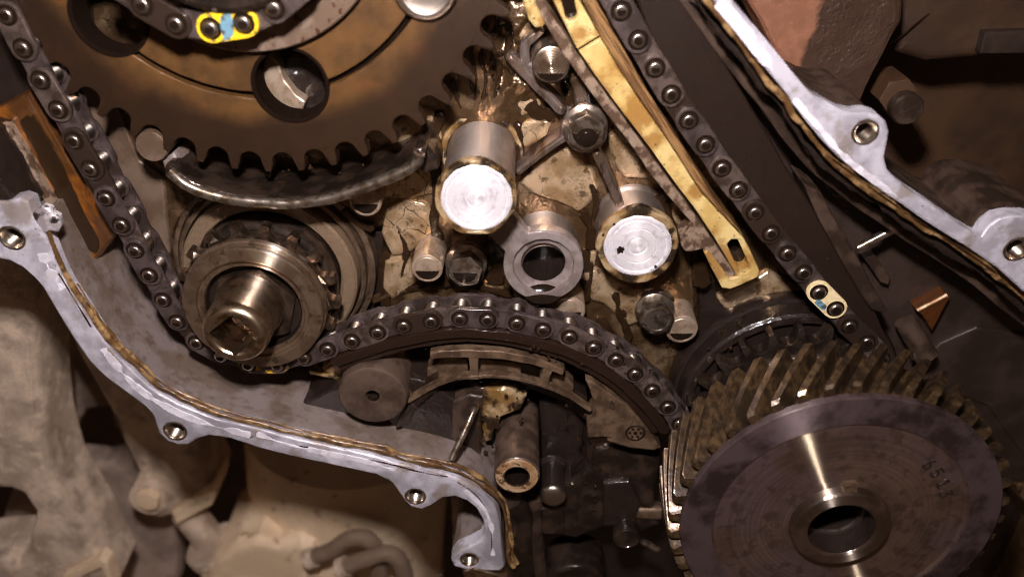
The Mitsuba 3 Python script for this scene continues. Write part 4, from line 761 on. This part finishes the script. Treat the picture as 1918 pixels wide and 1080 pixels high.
solo('bright_bar', extr(poly([(866,1071),(885,1065),(960,1083),(1000,1120),(880,1120)], 41, .3), 20, 41, .8), M.chrome, 'shiny metal bar under the lowest rim hole at bottom edge', 'bar')
solo('oil_pipe', tube(smooth_line([P3(955, 930, 24), P3(975, 960, 20), P3(975, 1010, 18), P3(985, 1090, 16)], 8), 5.0, 20, .6, 4), M.oily_steel, 'dark ridged pipe right of the case rim at the bottom', 'pipe', smooth=60)
solo('oil_pipe', tube(smooth_line([P3(1000, 925, 18), P3(998, 980, 16), P3(1008, 1090, 14)], 8), 4.2, 20, .6, 6), M.wall_dark, 'brown grey pipe between ridged pipe and pump cover', 'pipe', smooth=60)

# ------------------------------------------------------------------ right compartment
solo('locating_pin', tube([P3(1606, 464, 16), P3(1684, 424, 16)], 1.45, 18), M.bolt, 'bright slanting steel pin right of the tension arm', 'pin')
solo('knob', rough_up(extr(poly([(1548,330),(1580,325),(1592,350),(1588,372),(1565,372),(1555,350)], 14, .6), 0, 14, 1.4, 3), .5, 2.5, 1.0, 4), M.goldrim, 'small golden lump at the upper end of the tension arm rail', 'casting', smooth=60)
solo('drain_post', extr(poly([(1618,485),(1640,478),(1668,520),(1665,535),(1650,530)], 8, .4), 0, 8, .8), M.wall_dark, 'small dark post below the slanting steel pin', 'post')
jp = thing('jet_post', 'dark oil jet post with orange brown fin by the right rim', 'oil jet')
obj('post', tube([P3(1694, 600, 10), P3(1735, 668, 14)], [3.6, 4.2], 20), M.wall_dark, jp); obj('foot', tube([P3(1708, 664, 14), P3(1748, 660, 14)], 2.0, 14), M.wall_dark, jp)
mat('orange_steel', (.11, .042, .014), .4, .5, bump=b_cast, bscale=2e-4)  # orange light on the fin is put into this colour
obj('fin', rough_up(extr(poly([(1717,582),(1773,552),(1780,557),(1746,622),(1735,600)], 9, .2), 0, 9, .8), .3, 2, 1.2, 3), M.orange_steel, jp, smooth=50)
obj('lit_fin_edge', rough_up(tube([P3(1718, 581, 9.4), P3(1774, 552, 9.4)], .7, 12), .2, 1.5, 1.2, 4), M.tan_metal, jp, smooth=60)  # pale rod paints in the bright top edge of the fin

# ------------------------------------------------------------------ surroundings
solo('support_arm', rough_up(extr(poly([(-120,440),(40,470),(66,540),(68,640),(72,740),(82,830),(105,910),(160,1000),(215,1100),(-120,1100)], -30, 1.0).difference(poly([(-120,905),(20,920),(48,930),(64,960),(60,985),(52,1000),(54,1035),(30,1055),(10,1045),(-120,1060)], -30, 1.0)), -60, -30, 5, 5), 1.0, 14, 4, 3), M.dust, 'dusty pinkish brown support arm with dark hole at left edge', 'suspension arm', smooth=60)
solo('arm_bracket', extr(poly([(120,1078),(185,1046),(200,1055),(215,1100),(205,1100),(190,1062),(150,1082),(140,1100),(110,1100)], -26, .2), -34, -26, .8), M.beige, 'pale folded bracket lip at the bottom of the support arm', 'bracket')
solo('cross_member', rough_up(extr(poly([(60,520),(190,600),(330,760),(330,1100),(-40,1100),(60,800)], -95, 1.0).difference(poly([(112,850),(160,766),(205,762),(212,800),(236,835),(228,858),(190,870),(130,862)], -95, .8)), -110, -95, 4, 3), .8, 16, 5, 4), M.dust_dark, 'dusty grey brown cross plate behind the support arm', 'cross member', smooth=60)
hp_ = thing('coolant_neck', 'dusty elbow pipe with bolted clamp below the left rim', 'pipe')
obj('pipe', rough_up(extr(poly([(165,590),(215,640),(270,720),(360,780),(360,840),(395,910),(400,925),(370,950),(322,968),(300,978),(265,970),(248,940),(246,915),(256,895),(250,872),(225,830),(212,790),(170,720),(130,650)], -58, 1.0), -90, -58, 7, 5), .7, 9, 3.5, 5), M.dust, hp_, smooth=60)
obj('clamp_ear', rough_up(extr(Point(P(275, 940, -55)).buffer(RM(275, 940, 36, -55)), -70, -55, 2.5, 4), .4, 6, 2.5, 6), M.dust, hp_, smooth=60)
obj('collar', rough_up(extr(poly([(318,960),(395,915),(402,930),(396,948),(330,985)], -54, .5), -80, -54, 2, 3), .3, 6, 2.5, 6), M.beige, hp_, smooth=60)
obj('neck', rough_up(tube(smooth_line([P3(350, 955, -68), P3(385, 1000, -68), P3(420, 1050, -68)], 6), [8.5] * 13, 28), .4, 6, 3, 7), M.dust, hp_, smooth=60)
nb = P(276, 939, -50); nr = RM(276, 939, 22, -50)
nt = thing('clamp_nut', 'pale dusty hex bolt on the elbow pipe clamp', 'bolt'); obj('washer', rod(nb, nr * 1.25, -58, -54, .8), M.dust, nt); obj('head', hexm(nb, nr * 1.7, -55, -49.5, .3), M.beige, nt, smooth=25)
solo('filter_housing', rough_up(tube([P3(655, y, -105) for y in (780, 860, 930, 1000, 1040)], 57, 80), .3, 25, 6, 4), M.beige, 'large smooth beige filter drum below the lower rim', 'filter', smooth=50)
solo('drum_foot', rough_up(tube([P3(672, 1040, -105), P3(672, 1062, -105)], 53, 60), .5, 6, 3, 5), M.dust, 'brown stepped lower edge of the beige filter drum', 'drum foot', smooth=40)
kn = thing('hose_fitting', 'beige dusty hose fitting with ribbed collar at the bottom', 'fitting')
obj('body', rough_up(extr(poly([(380,1100),(400,1050),(440,1020),(480,1010),(520,1020),(560,1010),(590,1020),(600,1050),(590,1100)], -44, 1.0), -95, -44, 6, 5), .6, 7, 3, 6), M.beige, kn, smooth=60)
for k in range(3):
    a, b = P3(398 + 13 * k, 1018 + 17 * k, -62), P3(406 + 13 * k, 1029 + 17 * k, -62); obj('ribbed_collar', rough_up(join(tube([a, b], 15.5 - 1.2 * k, 40)), .3, 5, 2.5, 7 + k), (M.dust, M.beige, M.dust)[k], kn, smooth=40)
for k, (a, lb) in enumerate((([(580,1045),(620,1030),(655,1008),(690,1010),(708,1040),(712,1100)], 'ribbed rubber hose bending over at the bottom, the left one of two'), ([(640,1062),(680,1048),(720,1035),(745,1045),(758,1075),(765,1110)], 'ribbed rubber hose bending over at the bottom, the right one of two'))):
    t = thing('rubber_hose', lb, 'hose', 'rubber hoses at the bottom'); obj('hose', rough_up(tube(smooth_line([P3(x, y, -36 + 6 * k) for x, y in a], 10), 4.3, 22), .2, 5, 3, k), M.rubber, t, smooth=60)
    obj('clip', tube([P3(a[0][0] - 4, a[0][1] + 2, -36 + 6 * k), P3(a[0][0] + 10, a[0][1] - 4, -36 + 6 * k)], 5.2, 20), M.dust, t)
solo('frame_post', rough_up(extr(poly([(845,930),(905,930),(908,1040),(850,1045)], -20, .5), -60, -20, 2, 3), .6, 6, 3, 8), M.dust_dark, 'dirty brown post behind the curved lower rim', 'post', smooth=60)
solo('rusty_bracket', rough_up(extr(poly([(1360,-80),(1700,-80),(1690,40),(1650,110),(1600,220),(1680,300),(1640,330),(1500,200)], -18, 1.0), -40, -18, 2.5, 3), .8, 10, 3, 9), M.rust_wet, 'rusty salmon bracket half soaked in black oil at upper right', 'bracket', smooth=60)
solo('dark_beam', rough_up(extr(poly([(1640,-80),(2100,-80),(2100,92),(1905,100),(1840,108),(1740,118),(1680,100)], -40, 1.0), -90, -40, 4, 4), .6, 16, 5, 10), M.bay, 'dark brown beam across the upper right corner', 'beam', smooth=60)
solo('purple_plate', extr(poly([(1845,60),(1990,56),(1990,100),(1835,102)], -36, .5), -42, -36, .8), M.purple_wall, 'dull purple plate edge at the right margin on the dark beam', 'plate')
solo('bulkhead', extr(poly([(1240,-200),(2200,-200),(2200,900),(1990,640),(1700,380),(1500,180)], -90, 1.0), -120, -92, 2), M.bay, 'dim brown bulkhead filling the dark upper right corner', 'bulkhead')
obj('wet_edge', tube([P3(1664, 84, -37), P3(1690, 66, -37), P3(1742, 22, -37)], [.5, .45, .15], 8), M.oil_brown, 'dark_beam')
fb = thing('frame_bolt', 'rusty slotted hex bolt in the dark at upper right', 'bolt')
bc = P(1700, 205, -20); obj('hex_head', hexm(P(1688, 185, -22), 11.5, -40, -24, .2), M.bay, fb, smooth=20)
obj('slotted_end', lathe([(5.6, -30), (5.6, -20), (5, -19.2), (0, -19)], bc, 36), M.wall_dark, fb); obj('slot', extr(affinity.rotate(shapely.box(bc[0] - 3.4, bc[1] - .5, bc[0] + 3.4, bc[1] + .5), 25), -19.6, -18.6, .2), M.wall_dark, fb)
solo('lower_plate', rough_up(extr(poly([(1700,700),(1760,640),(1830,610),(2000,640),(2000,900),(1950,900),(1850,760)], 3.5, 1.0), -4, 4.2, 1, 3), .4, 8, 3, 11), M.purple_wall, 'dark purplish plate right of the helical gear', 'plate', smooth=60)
bk = obj('engine_bay', extr(shapely.box(-700, -700, 800, 600), -262, -260, 0), M.bay); labels[bk] = {'label': 'dark brown engine bay depth behind everything', 'kind': 'structure', 'category': 'engine bay'}

# ------------------------------------------------------------------ oil droplets added for their glints
rg = np.random.default_rng(21); drops = []
for pts, D, n, r in (([(640,640),(1200,640),(1230,720),(900,640)], 27.4, 26, .45), ([(1000,740),(1100,750),(1200,990),(1010,1000)], 20.3, 40, .5), ([(1240,60),(1400,250),(1560,500),(1500,480),(1300,240)], 24.2, 14, .4), ([(420,300),(720,300),(640,350),(480,360)], 16, 16, .5), ([(870,740),(990,740),(990,840),(900,850)], 20, 26, .6), ([(1290,620),(1420,570),(1340,700)], 15.3, 12, .5), ([(930,20),(1000,100),(900,190),(860,180)], 5.0, 24, .5), ([(720,560),(960,545),(960,565),(720,590)], 3, 20, .5), ([(1150,620),(1260,740),(1230,740)], 3, 12, .5)):
    g = poly(pts, D); x0, z0, x1, z1 = g.bounds; k = 0
    while k < n:
        q = rg.uniform([x0, z0], [x1, z1])
        if not g.contains(Point(q)): continue
        d = trimesh.creation.icosphere(2, 1.0); a = r * rg.uniform(.5, 1.6); d.apply_scale([a, a * rg.uniform(.8, 1.5), a * .6]); d.apply_translation([q[0], q[1], D]); drops.append(d); k += 1
dk = obj('glint_droplets', join(*drops), M.oil_brown, None, smooth=True); labels[dk] = {'label': 'small oil droplets added for their glints over the inner parts', 'category': 'oil', 'kind': 'stuff'}
